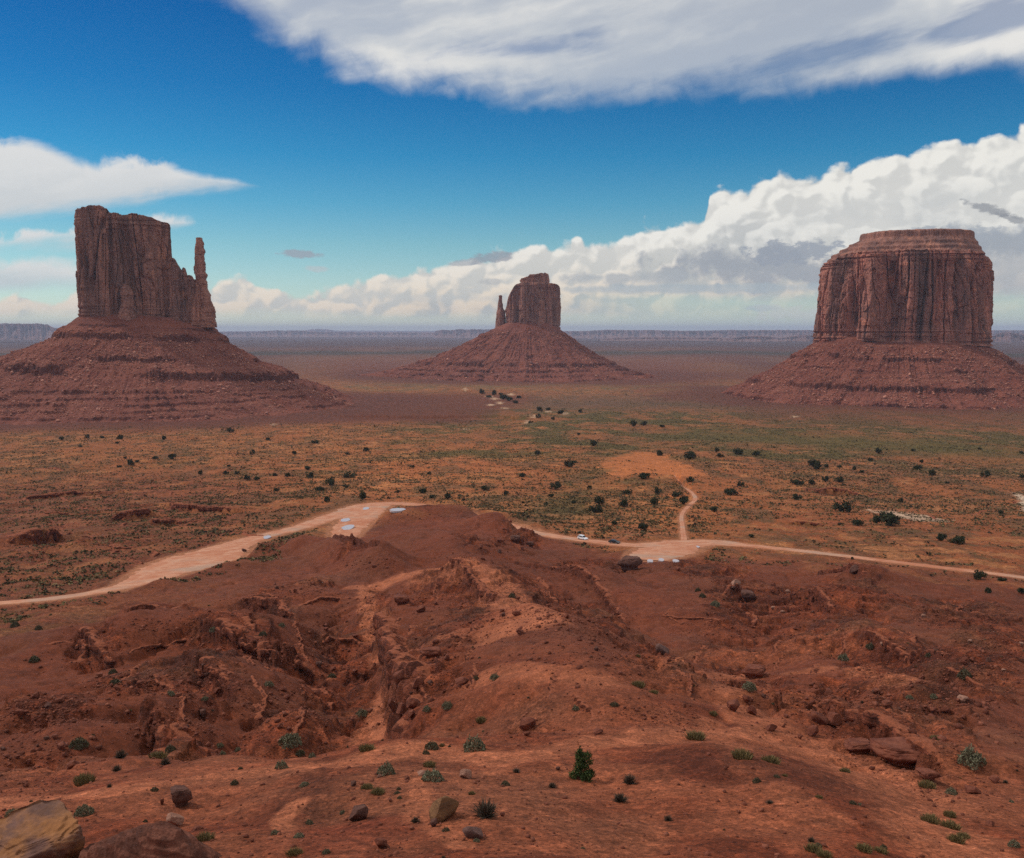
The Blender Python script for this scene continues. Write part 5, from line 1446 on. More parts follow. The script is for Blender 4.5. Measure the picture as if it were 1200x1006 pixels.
SHRUB = {k: [shrub_mesh({'sage': 'sagebrush', 'grass': 'grass_tuft', 'brush': 'dark_shrub', 'twig': 'dry_shrub'}[k], 900 + 10 * i + len(k), k) for i in range(4)] for k in ('sage', 'grass', 'brush', 'twig')}

def crown_arrays(lumps, per, leaf, seed):
    rs = np.random.default_rng(seed); P, T = [], []
    for (x, y, z, r) in lumps:
        m = max(8, int(per * r * r / .04))
        q = rs.normal(size=(m, 3)); q /= np.linalg.norm(q, axis=1)[:, None]; q *= (r * rs.uniform(.45, 1.08, m))[:, None]
        P.append(q + [x, y, z]); T.append(np.clip(rs.uniform(.15, .85) + .18 * rs.normal(size=m), 0, 1))
    V, F = leaves(np.concatenate(P), leaf, rs, .6, .55)
    return V, F, np.repeat(np.concatenate(T), 4)
def tube(pts, rad, n=7):
    pts = np.asarray(pts, float); V = []
    for i, p in enumerate(pts):
        d = pts[min(i + 1, len(pts) - 1)] - pts[max(i - 1, 0)]; d /= np.linalg.norm(d)
        u = np.cross(d, [1, .3, .1]); u /= np.linalg.norm(u); w = np.cross(d, u)
        th = np.linspace(0, 6.283, n, endpoint=False)
        V.append(p + (np.cos(th)[:, None] * u + np.sin(th)[:, None] * w) * rad[i])
    return np.concatenate(V), grid_faces(len(pts), n, wrap=True)
def join(parts):
    V, F, o = [], [], 0
    for v, f in parts: V.append(v); F.append(f + o); o += len(v)
    return np.concatenate(V), np.concatenate(F)

def juniper_meshes(seed):
    """spreading desert juniper one metre wide: trunk and crown"""
    rs = np.random.default_rng(seed); lumps = []; limbs = []
    k = rs.integers(11, 16); H = rs.uniform(.55, .85)
    for i in range(k):
        a = rs.uniform(0, 6.28); r = .36 * math.sqrt(rs.uniform(.05, 1)); z = H * rs.uniform(.25, .80) * (1.05 - .8 * r)
        lumps.append((r * math.cos(a), r * math.sin(a), z, rs.uniform(.11, .20)))
        limbs.append(([(0, 0, -.05), (r * .25 * math.cos(a), r * .25 * math.sin(a), z * .35), (r * math.cos(a), r * math.sin(a), z)], [.035, .022, .008]))
    V, F, T = crown_arrays(lumps, 95, .10, seed)
    tv, tf = join([tube(p, r) for p, r in limbs])
    return mesh_from('crown', V, F, M_jun, False, {'tone': T}), mesh_from('trunk', tv, tf, M_bark, True)
JUN = [juniper_meshes(40 + i) for i in range(6)]

# ------------------------------------------------------------------ junipers: picture position of the foot, width in photo pixels
JPOS = [(72,516,7),(102,514,6),(94,524,6),(120,514,6),(141,515,8),(137,520,5),(192,516,7),(270,507,9),(369,520,8),(314,516,6),(182,538,7),(202,538,10),(235,557,8),(265,556,8),(278,556,6),(268,547,5),(322,558,7),(345,533,6),(360,551,9),(363,560,10),(387,569,14),(375,575,13),(383,588,9),(337,559,7),(301,563,9),(290,563,8),(324,576,8),(140,548,7),(153,545,8),(161,542,6),(147,538,5),(296,533,7),
    (410,560,15),(407,533,6),(429,529,7),(405,572,8),(425,586,13),(466,578,6),(483,548,6),(496,578,10),(503,556,6),(506,584,7),(525,585,10),(569,575,11),(593,580,8),(612,559,9),(613,590,5),(630,533,7),(646,583,8),(651,574,15),(667,548,13),(673,543,9),(691,573,6),(695,523,10),(678,510,6),(702,592,13),(698,601,16),(735,579,13),(731,594,11),(755,561,14),(767,592,14),(771,580,10),(794,582,14),(753,620,14),(773,534,9),(776,501,7),(742,500,10),(754,499,8),(640,592,7),(720,615,8),(672,590,7),
    (808,538,15),(840,530,7),(844,536,9),(865,533,12),(886,534,11),(856,580,16),(802,591,13),(837,600,11),(809,565,10),(868,570,8),(934,568,17),(951,568,9),(955,550,16),(968,548,9),(967,565,9),(983,565,11),(984,548,7),(1001,551,6),(1010,554,6),(1020,541,8),(1030,532,8),(1070,529,7),(1075,551,12),(1092,557,9),(1110,567,6),(1080,543,6),(1155,560,12),(1148,527,5),(1197,532,6),(1198,560,7),(1041,616,26),(1027,614,14),(1005,616,14),(987,600,20),(985,616,7),(1123,637,19),(1103,634,12),(1173,603,9),(934,586,12),(1148,679,15),(1174,681,12),(1158,695,10),(1197,696,10),(880,630,9),(1055,589,7),(648,492,6),(573,466,8),(579,463,7),(590,468,10),(597,470,9),(565,462,7),(587,463,6),(657,485,9),(632,482,7),(643,481,7),(680,484,6),(631,490,7),(622,496,6),(604,473,7),(608,467,6)]
UNIQUE_J = {(1041,616): 'broad dark juniper standing in front of the pinkish white gravel patch at the right', (698,601): 'wide low juniper above the white car, lower of two touching', (702,592): 'dark juniper above the white car, upper of two touching',
    (753,620): 'juniper at the edge of the pale turnout just above the road near the dark car', (1148,679): 'low dark juniper at the lower edge of the road near the right border', (387,569): 'dark round juniper on the orange slope left of centre, larger of a pair',
    (375,575): 'dark juniper on the orange slope left of centre, lower left of a pair', (410,560): 'wide dark juniper on the orange slope, right of a close pair', (425,586): 'juniper standing just above the bend of the pale road', (773,534): 'dark juniper growing on the bare orange sand clearing',
    (755,561): 'low dark juniper at the lower rim of the orange sand clearing', (809,565): 'small juniper at the lower right tip of the orange clearing', (856,580): 'dark juniper right of the winding sandy path', (802,591): 'dark juniper touching the left side of the winding sandy path', (794,582): 'dark juniper left of the upper end of the sandy path',
    (955,550): 'large dark juniper on the scrub flat below the left foot of the right butte', (934,568): 'wide dark juniper left of the low red bank at the right', (808,538): 'dark juniper right of the top of the orange clearing', (987,600): 'dark juniper left of the pinkish gravel patch', (1005,616): 'upright juniper just left of the big juniper by the gravel patch', (1123,637): 'low spreading juniper on the red slope below the right end of the gravel patch',
    (651,574): 'wide dark juniper in the scrub right of centre above the road', (695,523): 'lone dark juniper left of the orange clearing, near its top', (667,548): 'dark juniper in the green strip left of the orange clearing, right of a touching pair', (525,585): 'dark juniper above the far end of the spur of the left road', (496,578): 'dark juniper on the orange slope above the end of the pale road'}
def region_j(px, py):
    if py < 500: return ('small dark juniper among the white patches on the far valley floor', 'junipers on the far valley floor')
    if px < 230: return ('small dark juniper on the scrub flat below the left butte', 'junipers below the left butte')
    if px < 450: return ('dark juniper dotted on the orange sand slope above the left road', 'junipers above the left road')
    if px < 700 : return ('dark juniper dotted in the scrub in the middle of the plain', 'junipers in the middle of the plain')
    if px < 900: return ('dark juniper near the orange clearing and the winding path', 'junipers around the orange clearing')
    if py > 590: return ('dark juniper on the red slope beside the road at the right', 'junipers by the right road')
    return ('dark juniper dotted over the scrub flat in front of the right butte', 'junipers before the right butte')
pos = gp([(a, b) for a, b, w in JPOS])
for i, ((px, py, w), p) in enumerate(zip(JPOS, pos)):
    if np.isnan(p[0]): continue
    size = w * p[1] / F_PX * 1.12
    lab, grp = region_j(px, py); lab = UNIQUE_J.get((px, py), lab)
    root = empty('juniper', (p[0], p[1], p[2] - .03 * size)); tag(root, lab, 'juniper', grp)
    cr, tr = JUN[i % 6]; hs = 1.0 + .25 * math.sin(i * 2.3)
    root.scale = (size, size, size * hs); root.rotation_euler = (0, 0, i * 1.7)
    obj('crown', cr, root); obj('trunk', tr, root)

# young juniper on the bench
def young_juniper():
    p = gp([(681, 913)])[0]; k = p[1] / F_PX      # metres per photo pixel there
    root = empty('juniper', p); tag(root, 'young bright green juniper standing alone on the bare bench in the foreground', 'juniper')
    rs = np.random.default_rng(3); lumps = []
    for (dx, dz, r) in ((-3, 4, 7), (5, 5, 8), (11, 6, 6), (-9, 5, 6), (1, 10, 8), (-4, 15, 6), (7, 9, 6), (-1, 20, 6.5), (4, 19, 6), (8, 23, 6), (3, 26, 6.5), (-2, 27, 6), (-3, 32, 5), (0, 33, 4), (-2, 37, 3.2), (-1.5, 40, 1.8), (10, 20, 4)):
        lumps.append((dx * k * 1.1, rs.normal() * 4 * k, dz * k * 1.02, r * k * .95))
    V, F, T = crown_arrays(lumps, 330 * (.2 / (7 * k)) ** 2, 2.4 * k, 5)
    V[:, 2] = np.maximum(V[:, 2], 0.0)
    obj('crown', mesh_from('crown', V, F, M_jun2, False, {'tone': T}), root)
    parts = [tube([(0, 0, -.1), (.02, 0, 12 * k), (-1 * k, 0, 26 * k), (-1.5 * k, 0, 38 * k)], [2.0 * k, 1.5 * k, .9 * k, .3 * k], 9)]
    for (dx, dz, r) in ((10, 6, 1), (-9, 5, 1), (8, 22, 1), (-4, 16, 1)):
        parts.append(tube([(0, 0, dz * k * .4), (dx * k * .5, 0, dz * k * .8), (dx * k, 0, dz * k)], [.8 * k, .6 * k, .25 * k], 6))
    v, f = join(parts); obj('trunk', mesh_from('trunk', v, f, M_bark, True), root)
young_juniper()

# ------------------------------------------------------------------ shrubs
SH = [  # px, py of the foot, width px, kind, label (None: shared label of its patch)
    (92,875,24,'brush','dark round shrub on the red slope at the left, above the bench'), (98,956,26,'sage','grey green shrub with a flat top above the big tan boulder'), (14,957,18,'sage','low grey green shrub at the left border above the tan boulder'),
    (181,927,12,'brush',None), (142,889,16,'twig',None), (185,889,20,'grass','yellow green grass tuft beside two grey shrubs, left part of the bench edge'), (99,918,22,'grass','yellow green tuft on the left end of the bench'), (200,880,15,'brush','small dark shrub behind the yellow tuft at the left bench edge'), (194,896,13,'twig',None),
    (137,904,13,'twig',None), (330,901,19,'sage','upright grey shrub on the pale trail, left of centre'), (340,872,34,'sage','wide pale sage cushion at the bench edge, left of centre'), (279,880,9,'sage',None), (261,885,10,'sage',None), (258,875,11,'sage',None), (275,919,11,'brush',None),
    (357,921,13,'sage',None), (352,885,13,'brush','small dark shrub right of the wide sage cushion'), (366,888,11,'sage',None), (282,902,8,'brush',None), (389,795,13,'brush','dark green shrub in the rubble gully, left of centre'), (315,804,15,'sage','pale cushion shrub on the red slope, left of the gully'), (350,982,16,'sage','tall grey shrub at the edge of the smooth red mound near the bottom'),
    (345,1002,20,'grass','dry tuft at the bottom edge left of centre'), (506,877,21,'brush','round dark shrub at the bench edge just left of centre'), (556,880,34,'sage','long low sage shrub hugging the bench edge near the middle'), (430,880,19,'grass','pale straw tuft at the bench edge in the left middle'), (499,884,11,'brush',None), (503,899,15,'grass','straw tuft below the round dark shrub'),
    (453,908,28,'sage','wide grey green cushion on the bench, left of centre'), (507,914,32,'sage','wide low sage shrub growing beside a flat stone on the bench'), (553,931,9,'grass','tiny green tuft above the large grey shrub'), (592,921,14,'brush','flat dark shrub between the pink stone and the young juniper'), (605,905,11,'twig',None), (647,923,12,'twig','small grey brown shrub left of the young juniper'),
    (738,919,20,'twig','brown brushy shrub right of the young juniper, upper of two'), (727,940,21,'twig','brown brushy shrub right of the young juniper, lower of two'), (783,962,12,'twig',None), (570,958,32,'twig','large grey bush standing beside the big brown boulder'), (430,925,16,'grass','straw tuft on the bench, left of a close pair'), (443,930,17,'grass','yellow tuft on the bench, right of a close pair'), (487,964,13,'twig','small dead shrub left of the big brown boulder'),
    (720,827,12,'brush','small dark shrub on the smooth slope above the bench'), (675,832,11,'sage',None), (748,805,16,'grass',None), (766,813,11,'grass',None), (524,830,16,'sage','green shrub at the lower end of the boulder cluster'), (425,838,18,'sage',None), (500,833,12,'sage',None), (564,846,14,'grass',None), (580,796,14,'sage',None), (558,797,10,'brush',None), (465,755,16,'brush','dark green shrub among the rubble of the middle gully'),
    (815,866,24,'grass','yellow green tuft in a line of tufts, left end'), (870,889,24,'grass','yellow green tuft in a line of tufts, middle'), (903,894,22,'grass','yellow green tuft in a line of tufts, right end'), (887,917,12,'brush','small dark shrub at the rim of the smooth dark red dome'), (953,997,20,'grass','straw tuft at the bottom border on the dark red dome'), (966,1004,18,'grass','yellow tuft at the bottom border beside the straw tuft'), (1012,997,20,'grass','flat tuft at the bottom border, right of the dome'), (1032,999,16,'grass',None),
    (1138,895,36,'sage','wide grey sage cushion at the right below the boulder ledge'), (1090,964,20,'grass',None), (1113,971,22,'grass',None), (1121,987,18,'grass',None), (1129,981,14,'grass',None), (1188,992,15,'sage',None), (1113,957,14,'grass',None), (1097,867,13,'grass',None), (1027,880,14,'grass',None), (1086,923,18,'grass',None), (1115,931,16,'sage',None),
    (1130,794,18,'brush','dark shrub on the stony slope at the right'), (1020,760,14,'brush',None), (1089,770,11,'brush',None), (988,774,15,'sage',None), (878,808,18,'sage','bright green shrub under a boulder in the right gully'), (1066,819,11,'sage',None), (1095,818,11,'sage',None), (836,838,10,'grass',None), (40,775,13,'brush',None), (132,790,12,'brush',None), (135,802,14,'brush',None), (200,815,12,'sage',None), (240,820,10,'sage',None), (330,735,10,'sage',None), (308,745,12,'brush',None), (250,740,12,'sage',None),
    (18,735,12,'brush',None), (45,738,10,'brush',None), (1060,870,11,'sage',None), (990,905,12,'grass',None), (960,935,9,'grass',None), (240,985,22,'grass','straw grass in front of the red slab at the bottom left'), (210,1000,26,'grass','grass tuft at the foot of the red slab'), (110,1004,18,'grass','thin grass between the tan boulder and the red slab'), (600,700,10,'brush',None), (823,700,10,'brush',None), (838,710,14,'sage',None), (818,693,8,'brush',None),
]
SHL = {'sage': 'grey green sage cushion', 'grass': 'dry yellow green grass tuft', 'brush': 'small dark shrub', 'twig': 'small grey brown dry shrub'}
SHN = {'sage': 'sagebrush', 'grass': 'grass_tuft', 'brush': 'shrub', 'twig': 'dry_shrub'}
def region_s(px, py):
    if py > 868: return 'on the bare bench ' + ('at the left' if px < 330 else 'in the middle' if px < 800 else 'at the right')
    if py > 690: return 'on the eroded red slope ' + ('left of the middle gully' if px < 430 else 'of the central ridge' if px < 720 else 'at the right')
    return 'on the broken ground near the road'
pos = gp([(a, b) for a, b, *_ in SH])
cand = []
for (px, py, w, kind, lab), p in zip(SH, pos):
    if not np.isnan(p[0]): cand.append((9.0, p, w * np.hypot(p[0], p[1]) / F_PX * 1.05, kind, lab, px, py))
rs = np.random.default_rng(77)
# foreground filler shrubs, on land the eye can see
M_ = 170
fp = np.column_stack([rs.uniform(0, 1200, M_), 690 + 316 * rs.uniform(0, 1, M_) ** 1.15])
pos = gp(fp.tolist())
for (px, py), p in zip(fp, pos):
    if np.isnan(p[0]): continue
    D = math.hypot(p[0], p[1])
    nn = noise2(np.array([p[0] / 18]), np.array([p[1] / 18]), 88)[0]
    if nn < rs.uniform(-.5, .4): continue
    size = rs.uniform(.18, .55) * (1.0 if D > 90 else .8) * (1 + .6 * sm(D, 120, 260)); kind = ('sage', 'brush', 'grass', 'twig', 'brush')[rs.integers(0, 5)]
    cand.append((size / D * 10, p, size, kind, None, px, py))
cand.sort(key=lambda c: -c[0])
SMALL_SHRUBS = []
for i, (_, p, size, kind, lab, px, py) in enumerate(cand):
    if i >= 240: SMALL_SHRUBS.append((p, size)); continue
    reg = region_s(px, py)
    o = obj(SHN[kind], SHRUB[kind][i % 4], None, (p[0], p[1], p[2] - .02), rs.uniform(0, 6.28), (size, size, size * (rs.uniform(.75, 1.15) if lab != 'large grey bush standing beside the big brown boulder' else 1.25)))
    tag(o, lab or (SHL[kind] + ' ' + reg), 'grass' if kind == 'grass' else 'shrub', SHL[kind].split(' ', 1)[1] + 's ' + reg)

# uncounted scrub of the plain
def plain_scrub():
    rs = np.random.default_rng(5); n = 760000
    U = rs.uniform(-.62, .62, n); py = 455 + (690 - 455) * rs.uniform(0, 1, n) ** .75
    r = np.exp(np.interp(-py, -np.array(PROF_PY, float), np.log(np.array(PROF_D, float))))
    # even cover over the land, not over the picture
    keep = rs.uniform(0, 1, n) < np.clip((r / 900) ** 1.15, .05, 1)
    U, r = U[keep], r[keep]
    x = np.sin(U) * r; y = np.cos(U) * r
    f3 = fbm2(x / 90, y / 120, 3, 78); f1 = fbm2(x / 23, y / 23, 3, 71); f0 = fbm2(x / 8, y / 8, 2, 99)
    pxl = U * 1150 + 600; pv = np.interp(np.log(r), np.log(np.array(PROF_D, float)), PROF_PY)
    dn = .50 + .50 * f1 + .45 * f3 + .8 * f0
    wash = np.abs(noise2(x / 120 + .4 * noise2(x / 50, y / 50, 61), y / 160, 62)); dn += .45 * np.exp(-(wash / .07) ** 2) - .12
    left = sm(pxl, 330, 60) * sm(pv, 545, 575); dn -= left * .2
    bare = sm(pxl, 820, 900) * sm(pv, 595, 606) * (1 - sm(pv, 655, 665)); dn -= bare * .75
    dn -= .9 * (1 - sm(pxl, 560, 640)) * sm(pv, 462, 470) * (1 - sm(pv, 488, 496))
    dn += .25 * sm(pxl, 900, 1000) * sm(pv, 520, 530) * (1 - sm(pv, 575, 590))
    clr = pb([(704, 546), (715, 537), (745, 530), (775, 532), (790, 541), (815, 551), (828, 561), (800, 565), (770, 564), (745, 561), (728, 566), (715, 558)])
    dn -= (poly_mask(x, y, clr) > -2) * .85
    rm = road_mask(x, y); dn -= rm * 2
    mid = np.exp(-((pxl - 520) / 130) ** 2); start = 330 + 170 * mid; start = np.where(pxl < 330, np.interp(pxl, [0, 330], [215, 330]), start)
    dn -= (r < start) * 2
    k = rs.uniform(0, 1, len(x)) < dn
    x, y, r, f1 = x[k], y[k], r[k], f1[k]
    z = land(x, y)
    n = len(x)
    sz = rs.uniform(.30, 1.0, n) ** 1.9 * 1.7 * (1 + .3 * sm(r, 700, 1500)); big = rs.uniform(0, 1, n) < .035; sz[big] *= 1.9
    for p, s in SMALL_SHRUBS: pass
    if SMALL_SHRUBS:
        q = np.array([p for p, s in SMALL_SHRUBS]); x = np.r_[x, q[:, 0]]; y = np.r_[y, q[:, 1]]; z = np.r_[z, q[:, 2]]; sz = np.r_[sz, [s for p, s in SMALL_SHRUBS]]; n = len(x)
    # every clump: nine leaning leaf faces of a small dome
    kf = 6
    a = rs.uniform(0, 6.28, (n, kf)); rad = rs.uniform(.05, .42, (n, kf)); h = rs.uniform(.10, .42, (n, kf))
    c = np.stack([np.cos(a) * rad, np.sin(a) * rad, h], -1)
    d = rs.normal(size=(n, kf, 3)); d /= np.linalg.norm(d, axis=-1)[..., None]
    e = np.cross(d, rs.normal(size=(n, kf, 3))); e /= np.linalg.norm(e, axis=-1)[..., None] + 1e-9
    g = np.cross(d, e); s1 = rs.uniform(.16, .30, (n, kf, 1))
    V = np.stack([c + e * s1, c + g * s1 * .9, c - e * s1, c - g * s1 * .9], 2)
    V[..., 2] = np.maximum(V[..., 2], 0)
    V = V * sz[:, None, None, None] * np.array([1, 1, .85]) + np.stack([x, y, z], -1)[:, None, None, :]
    tone = np.clip(rs.uniform(0, 1, n), 0, 1)
    m, N, b = new_mat('desert scrub leaves')
    tn = N.new('ShaderNodeAttribute', attribute_name='tone'); f = E(N, tn.outputs['Fac'])
    cc = N.mix(N.sstep(f, 0.0, .5), (.034, .028, .015), (.100, .080, .040)); cc = N.mix(N.sstep(f, .55, .8), cc, (.185, .135, .060)); cc = N.mix(N.sstep(f, .85, 1.0), cc, (.26, .165, .085))
    N.put(b.inputs['Base Color'], cc)
    me = mesh_from('scrub', V.reshape(-1, 3), np.arange(n * kf * 4).reshape(-1, 4), m, False, {'tone': np.repeat(tone, kf * 4)})
    o = obj('scrub', me); tag(o, 'low desert scrub covering the plain between the road and the buttes', 'scrub', kind='stuff')
plain_scrub()

# ------------------------------------------------------------------ boulders
M_red = mat_rock('red sandstone boulder', (.130, .040, .026), (.21, .070, .042), (.085, .028, .021), .9, False)
M_dark = mat_rock('dark varnished boulder', (.085, .038, .030), (.135, .062, .046), (.06, .030, .026), .9, False)
M_brown = mat_rock('brown tan boulder', (.15, .072, .036), (.21, .105, .050), (.09, .048, .030), .7, False)
M_tan = mat_rock('tan ochre boulder', (.150, .078, .062), (.31, .135, .055), (.105, .060, .050), .9, False)
M_pink = mat_rock('pale pink stone', (.27, .13, .09), (.36, .195, .14), (.20, .09, .065), .9, False)
M_purple = mat_rock('purple grey stone', (.12, .062, .052), (.17, .092, .076), (.085, .047, .042), .9, False)
M_slab = mat_rock('dark layered slab', (.085, .032, .022), (.17, .062, .040), (.05, .021, .016), 1.2, False)
PROTO = []
for i in range(10):
    co, fa = rock_arrays(200 + i, 4, (8, 10, 13, 16)[i % 4], (.62, .75, .9, .5)[i % 4], .045); PROTO.append((co, fa))
def crag(seed):
    co, fa = rock_arrays(seed, 5, 3, .8, .04)
    co = np.sign(co) * np.abs(co) ** .7
    st = np.round(2.0 * noise3(co[:, 2] * 3.2 + seed, co[:, 0] * .6, co[:, 1] * .6, seed)) * .07 + .10 * fbm3(co[:, 0] * 2.6, co[:, 1] * 2.6, co[:, 2] * 3.4, 4, seed + 5)
    co[:, :2] *= (1 + st)[:, None]; co[:, 2] *= 1 + .10 * noise2(co[:, 0] * 3, co[:, 1] * 3, seed)
    low = np.clip(-co[:, 2] * 1.4, 0, .35); co[:, :2] *= (1 - low)[:, None]
    co /= np.abs(co[:, :2]).max(); return co, fa
PROTO += [crag(61), crag(64), crag(67)]
_rm = {}
def rock_mesh(i, mat):
    if (i, mat.name) not in _rm: _rm[(i, mat.name)] = mesh_from('boulder', PROTO[i][0], PROTO[i][1], mat, False)
    return _rm[(i, mat.name)]
def put_rock(p, wm, hm, dm, mat, i, rz, label, group=None, sink=.2, cat='boulder', nm='boulder'):
    me = rock_mesh(i % 13, mat); zz = PROTO[i % 13][0][:, 2]; zh = zz.max() - zz.min()
    k = hm / zh / (1 - sink)
    o = obj(nm, me, None, (p[0], p[1], p[2] - zz.min() * k - sink * zh * k), rz, (wm / 2, dm / 2, k)); tag(o, label, cat, group); return o
EX = [  # foot px, py, width px, height px, material, proto, label
    (520, 958, 44, 27, M_brown, 2, 'largest brown boulder on the bench with a dark hollow under its right end'), (423, 961, 28, 17, M_dark, 0, 'dark blocky boulder on the bench left of the big brown one'), (554, 981, 26, 15, M_purple, 5, 'purple grey wedge shaped stone below the grey bush'), (508, 969, 13, 9, M_dark, 1, 'small dark stone touching the front of the big brown boulder'),
    (446, 994, 18, 13, M_red, 4, 'small red boulder near the bottom, below the dark blocky one'), (545, 912, 16, 11, M_pink, 6, 'pale pink stone on the bench above the big brown boulder'), (494, 909, 14, 6, M_pink, 3, 'flat pale stone under the low sage shrub'), (415, 921, 8, 6, M_dark, 0, 'small dark block beside the straw tufts on the bench'), (445, 911, 7, 4, M_pink, 2, 'tiny pale stone under the wide cushion on the bench'),
    (211, 944, 27, 21, M_dark, 12, 'dark pitted boulder on the bench, left of centre'), (190, 943, 6, 7, M_red, 1, 'small dark stone left of the pitted boulder'), (205, 968, 20, 15, M_pink, 4, 'round pinkish boulder resting behind the red slab'),
    (467, 804, 20, 18, M_red, 1, 'tall rounded red boulder at the top of the central boulder cluster'), (479, 812, 16, 13, M_red, 5, 'red boulder right of the tall one in the central cluster'), (490, 806, 17, 12, M_red, 2, 'red boulder at the upper right of the central cluster'), (461, 834, 13, 16, M_red, 4, 'upright red boulder at the lower left of the central cluster'), (470, 838, 15, 14, M_red, 9, 'front rounded red boulder of the central cluster'),
    (485, 830, 16, 12, M_red, 6, 'red boulder in the lower middle of the central cluster'), (483, 840, 10, 8, M_red, 0, 'small red boulder at the lower right of the central cluster'), (540, 803, 20, 9, M_red, 3, 'flat pale red slab right of the central cluster'), (505, 770, 26, 10, M_red, 11, 'long dark red ledge block above the central cluster'), (470, 708, 22, 10, M_red, 12, 'red block standing in the middle of the pale crest trail'), (493, 718, 11, 8, M_red, 8, 'small red boulder right of the pale crest trail'),
    (738, 668, 28, 15, M_dark, 10, 'big dark overhanging rock beside the road turnout'), (875, 824, 14, 10, M_red, 4, 'red boulder on the pale shelf, upper of three'), (859, 833, 22, 12, M_red, 1, 'wide red boulder on the pale shelf, left of three'), (881, 837, 12, 10, M_red, 6, 'red boulder on the pale shelf, right of three'), (883, 794, 28, 13, M_red, 10, 'dark red ledge block at the head of the right gully'), (904, 856, 16, 8, M_red, 2, 'small dark boulder below the three on the shelf'),
    (960, 847, 20, 13, M_red, 5, 'dark red boulder beside the right gully'), (975, 850, 22, 14, M_red, 9, 'red boulder right of the dark one at the right gully'), (1050, 893, 54, 20, M_red, 11, 'huge dark red ledge boulder on the right ridge'), (1005, 880, 38, 11, M_red, 10, 'wide flat red boulder on the right ridge, left of the huge one'), (1085, 912, 26, 9, M_red, 12, 'flat red block right of the huge ledge boulder'), (954, 862, 16, 11, M_red, 0, 'dark boulder at the left end of the right ridge'),
    (776, 766, 16, 12, M_purple, 5, 'grey boulder with a pale edge on the central slope'), (862, 688, 14, 9, M_pink, 2, 'pale capped boulder in the hollow below the junction'), (876, 703, 20, 10, M_dark, 12, 'dark overhanging block in the hollow below the junction'), (1003, 672, 14, 9, M_dark, 8, 'dark rock on top of the right mound by the road'), (286, 647, 6, 4, M_dark, 4, 'dark stone on the tip of the mound in front of the left road'), (604, 636, 13, 8, M_dark, 11, 'dark rock knob at the right end of the central hill'), (622, 641, 9, 6, M_dark, 12, 'dark crumbling rock under the knob by the road'),
    (1165, 917, 14, 7, M_red, 3, 'flat red stone at the right border'), (1140, 930, 18, 8, M_red, 7, 'long red stone below the right ridge'), (1160, 968, 12, 6, M_red, 2, 'small red stone near the lower right corner'), (85, 900, 14, 8, M_red, 3, 'red slab on the dark slope at the left border'), (60, 992, 1, 1, M_tan, 0, None),
    (700, 860, 15, 6, M_red, 3, 'flat red stone at the bench edge above the young juniper'), (618, 855, 20, 14, M_red, 8, 'broken red rock in the small notch behind the bench'), (232, 973, 14, 5, M_red, 2, 'low red stone right of the pitted boulder'), (205, 985, 9, 4, M_red, 6, None)]
pos = gp([(e[0], e[1]) for e in EX])
rs = np.random.default_rng(19)
for (px, py, w, h, mat, pi, lab), p in zip(EX, pos):
    if lab is None: continue
    k = np.hypot(p[0], p[1]) / F_PX
    put_rock(p, w * k, h * k * 1.05, w * k * rs.uniform(.7, 1.0), mat, pi, rs.uniform(-.5, .5), lab, sink=.12)

# two big rocks at the bottom left corner
def corner_rocks():
    p = gp([(30, 1030)])[0]; k = np.hypot(p[0], p[1]) / F_PX
    co, fa = rock_arrays(992, 6, 26, .95, .03)
    co = co.copy(); co *= (1 + .05 * np.round(2.2 * fbm3(co[:, 0] * 1.6, co[:, 1] * 1.6, co[:, 2] * 2.4, 2, 3))[:, None] * .7 + .035 * fbm3(co[:, 0] * 6, co[:, 1] * 6, co[:, 2] * 6, 4, 8)[:, None])
    o = obj('boulder', mesh_from('boulder', co, fa, M_tan, False), None, (p[0] - 1 * k, p[1], p[2] + 20 * k), .6, (58 * k, 50 * k, 50 * k))
    tag(o, 'large ochre and grey boulder in the bottom left corner', 'boulder')
    # layered slab: beds dip to the right, hollow on the left
    p = gp([(172, 1022)])[0]; k = np.hypot(p[0], p[1]) / F_PX
    nx, ny = 260, 130
    xs = np.linspace(-92, 92, nx); ys = np.linspace(-1, 1, ny)
    prof = np.interp(xs, [-92, -80, -55, -34, -10, 12, 22, 45, 66, 84, 92], [-10, 24, 36, 46, 56, 62, 61, 50, 32, 14, -10])
    X, Yg = np.meshgrid(xs, ys)
    H = prof[None, :] * (1 - np.abs(Yg) ** 2.6 * .9)
    dip = X * .30 + H
    T = 9.0; q = dip / T + .5 * noise2(X / 30, Yg * 2, 4); f = q - np.floor(q)
    H = H + (np.where(f < .8, f * .25, .2 + (f - .8) * 4.0) - f) * T * 1.0 * sm(H, 0, 12) + 1.4 * fbm2(X / 14, Yg * 4, 4, 5) + .5 * noise2(X / 3, Yg * 18, 7)
    hol = np.exp(-(((X + 52) / 30) ** 2)) * sm(-Yg, .25, .75); H -= hol * 26
    V = np.stack([X * k, Yg * 42 * k + .0 * X, H * k], -1).reshape(-1, 3)
    o = obj('boulder', mesh_from('boulder', V, grid_faces(ny, nx), M_slab, False), None, (p[0], p[1], p[2] - 4 * k), -.12)
    tag(o, 'layered dark red slab with a hollow underside beside the ochre boulder', 'boulder')
corner_rocks()

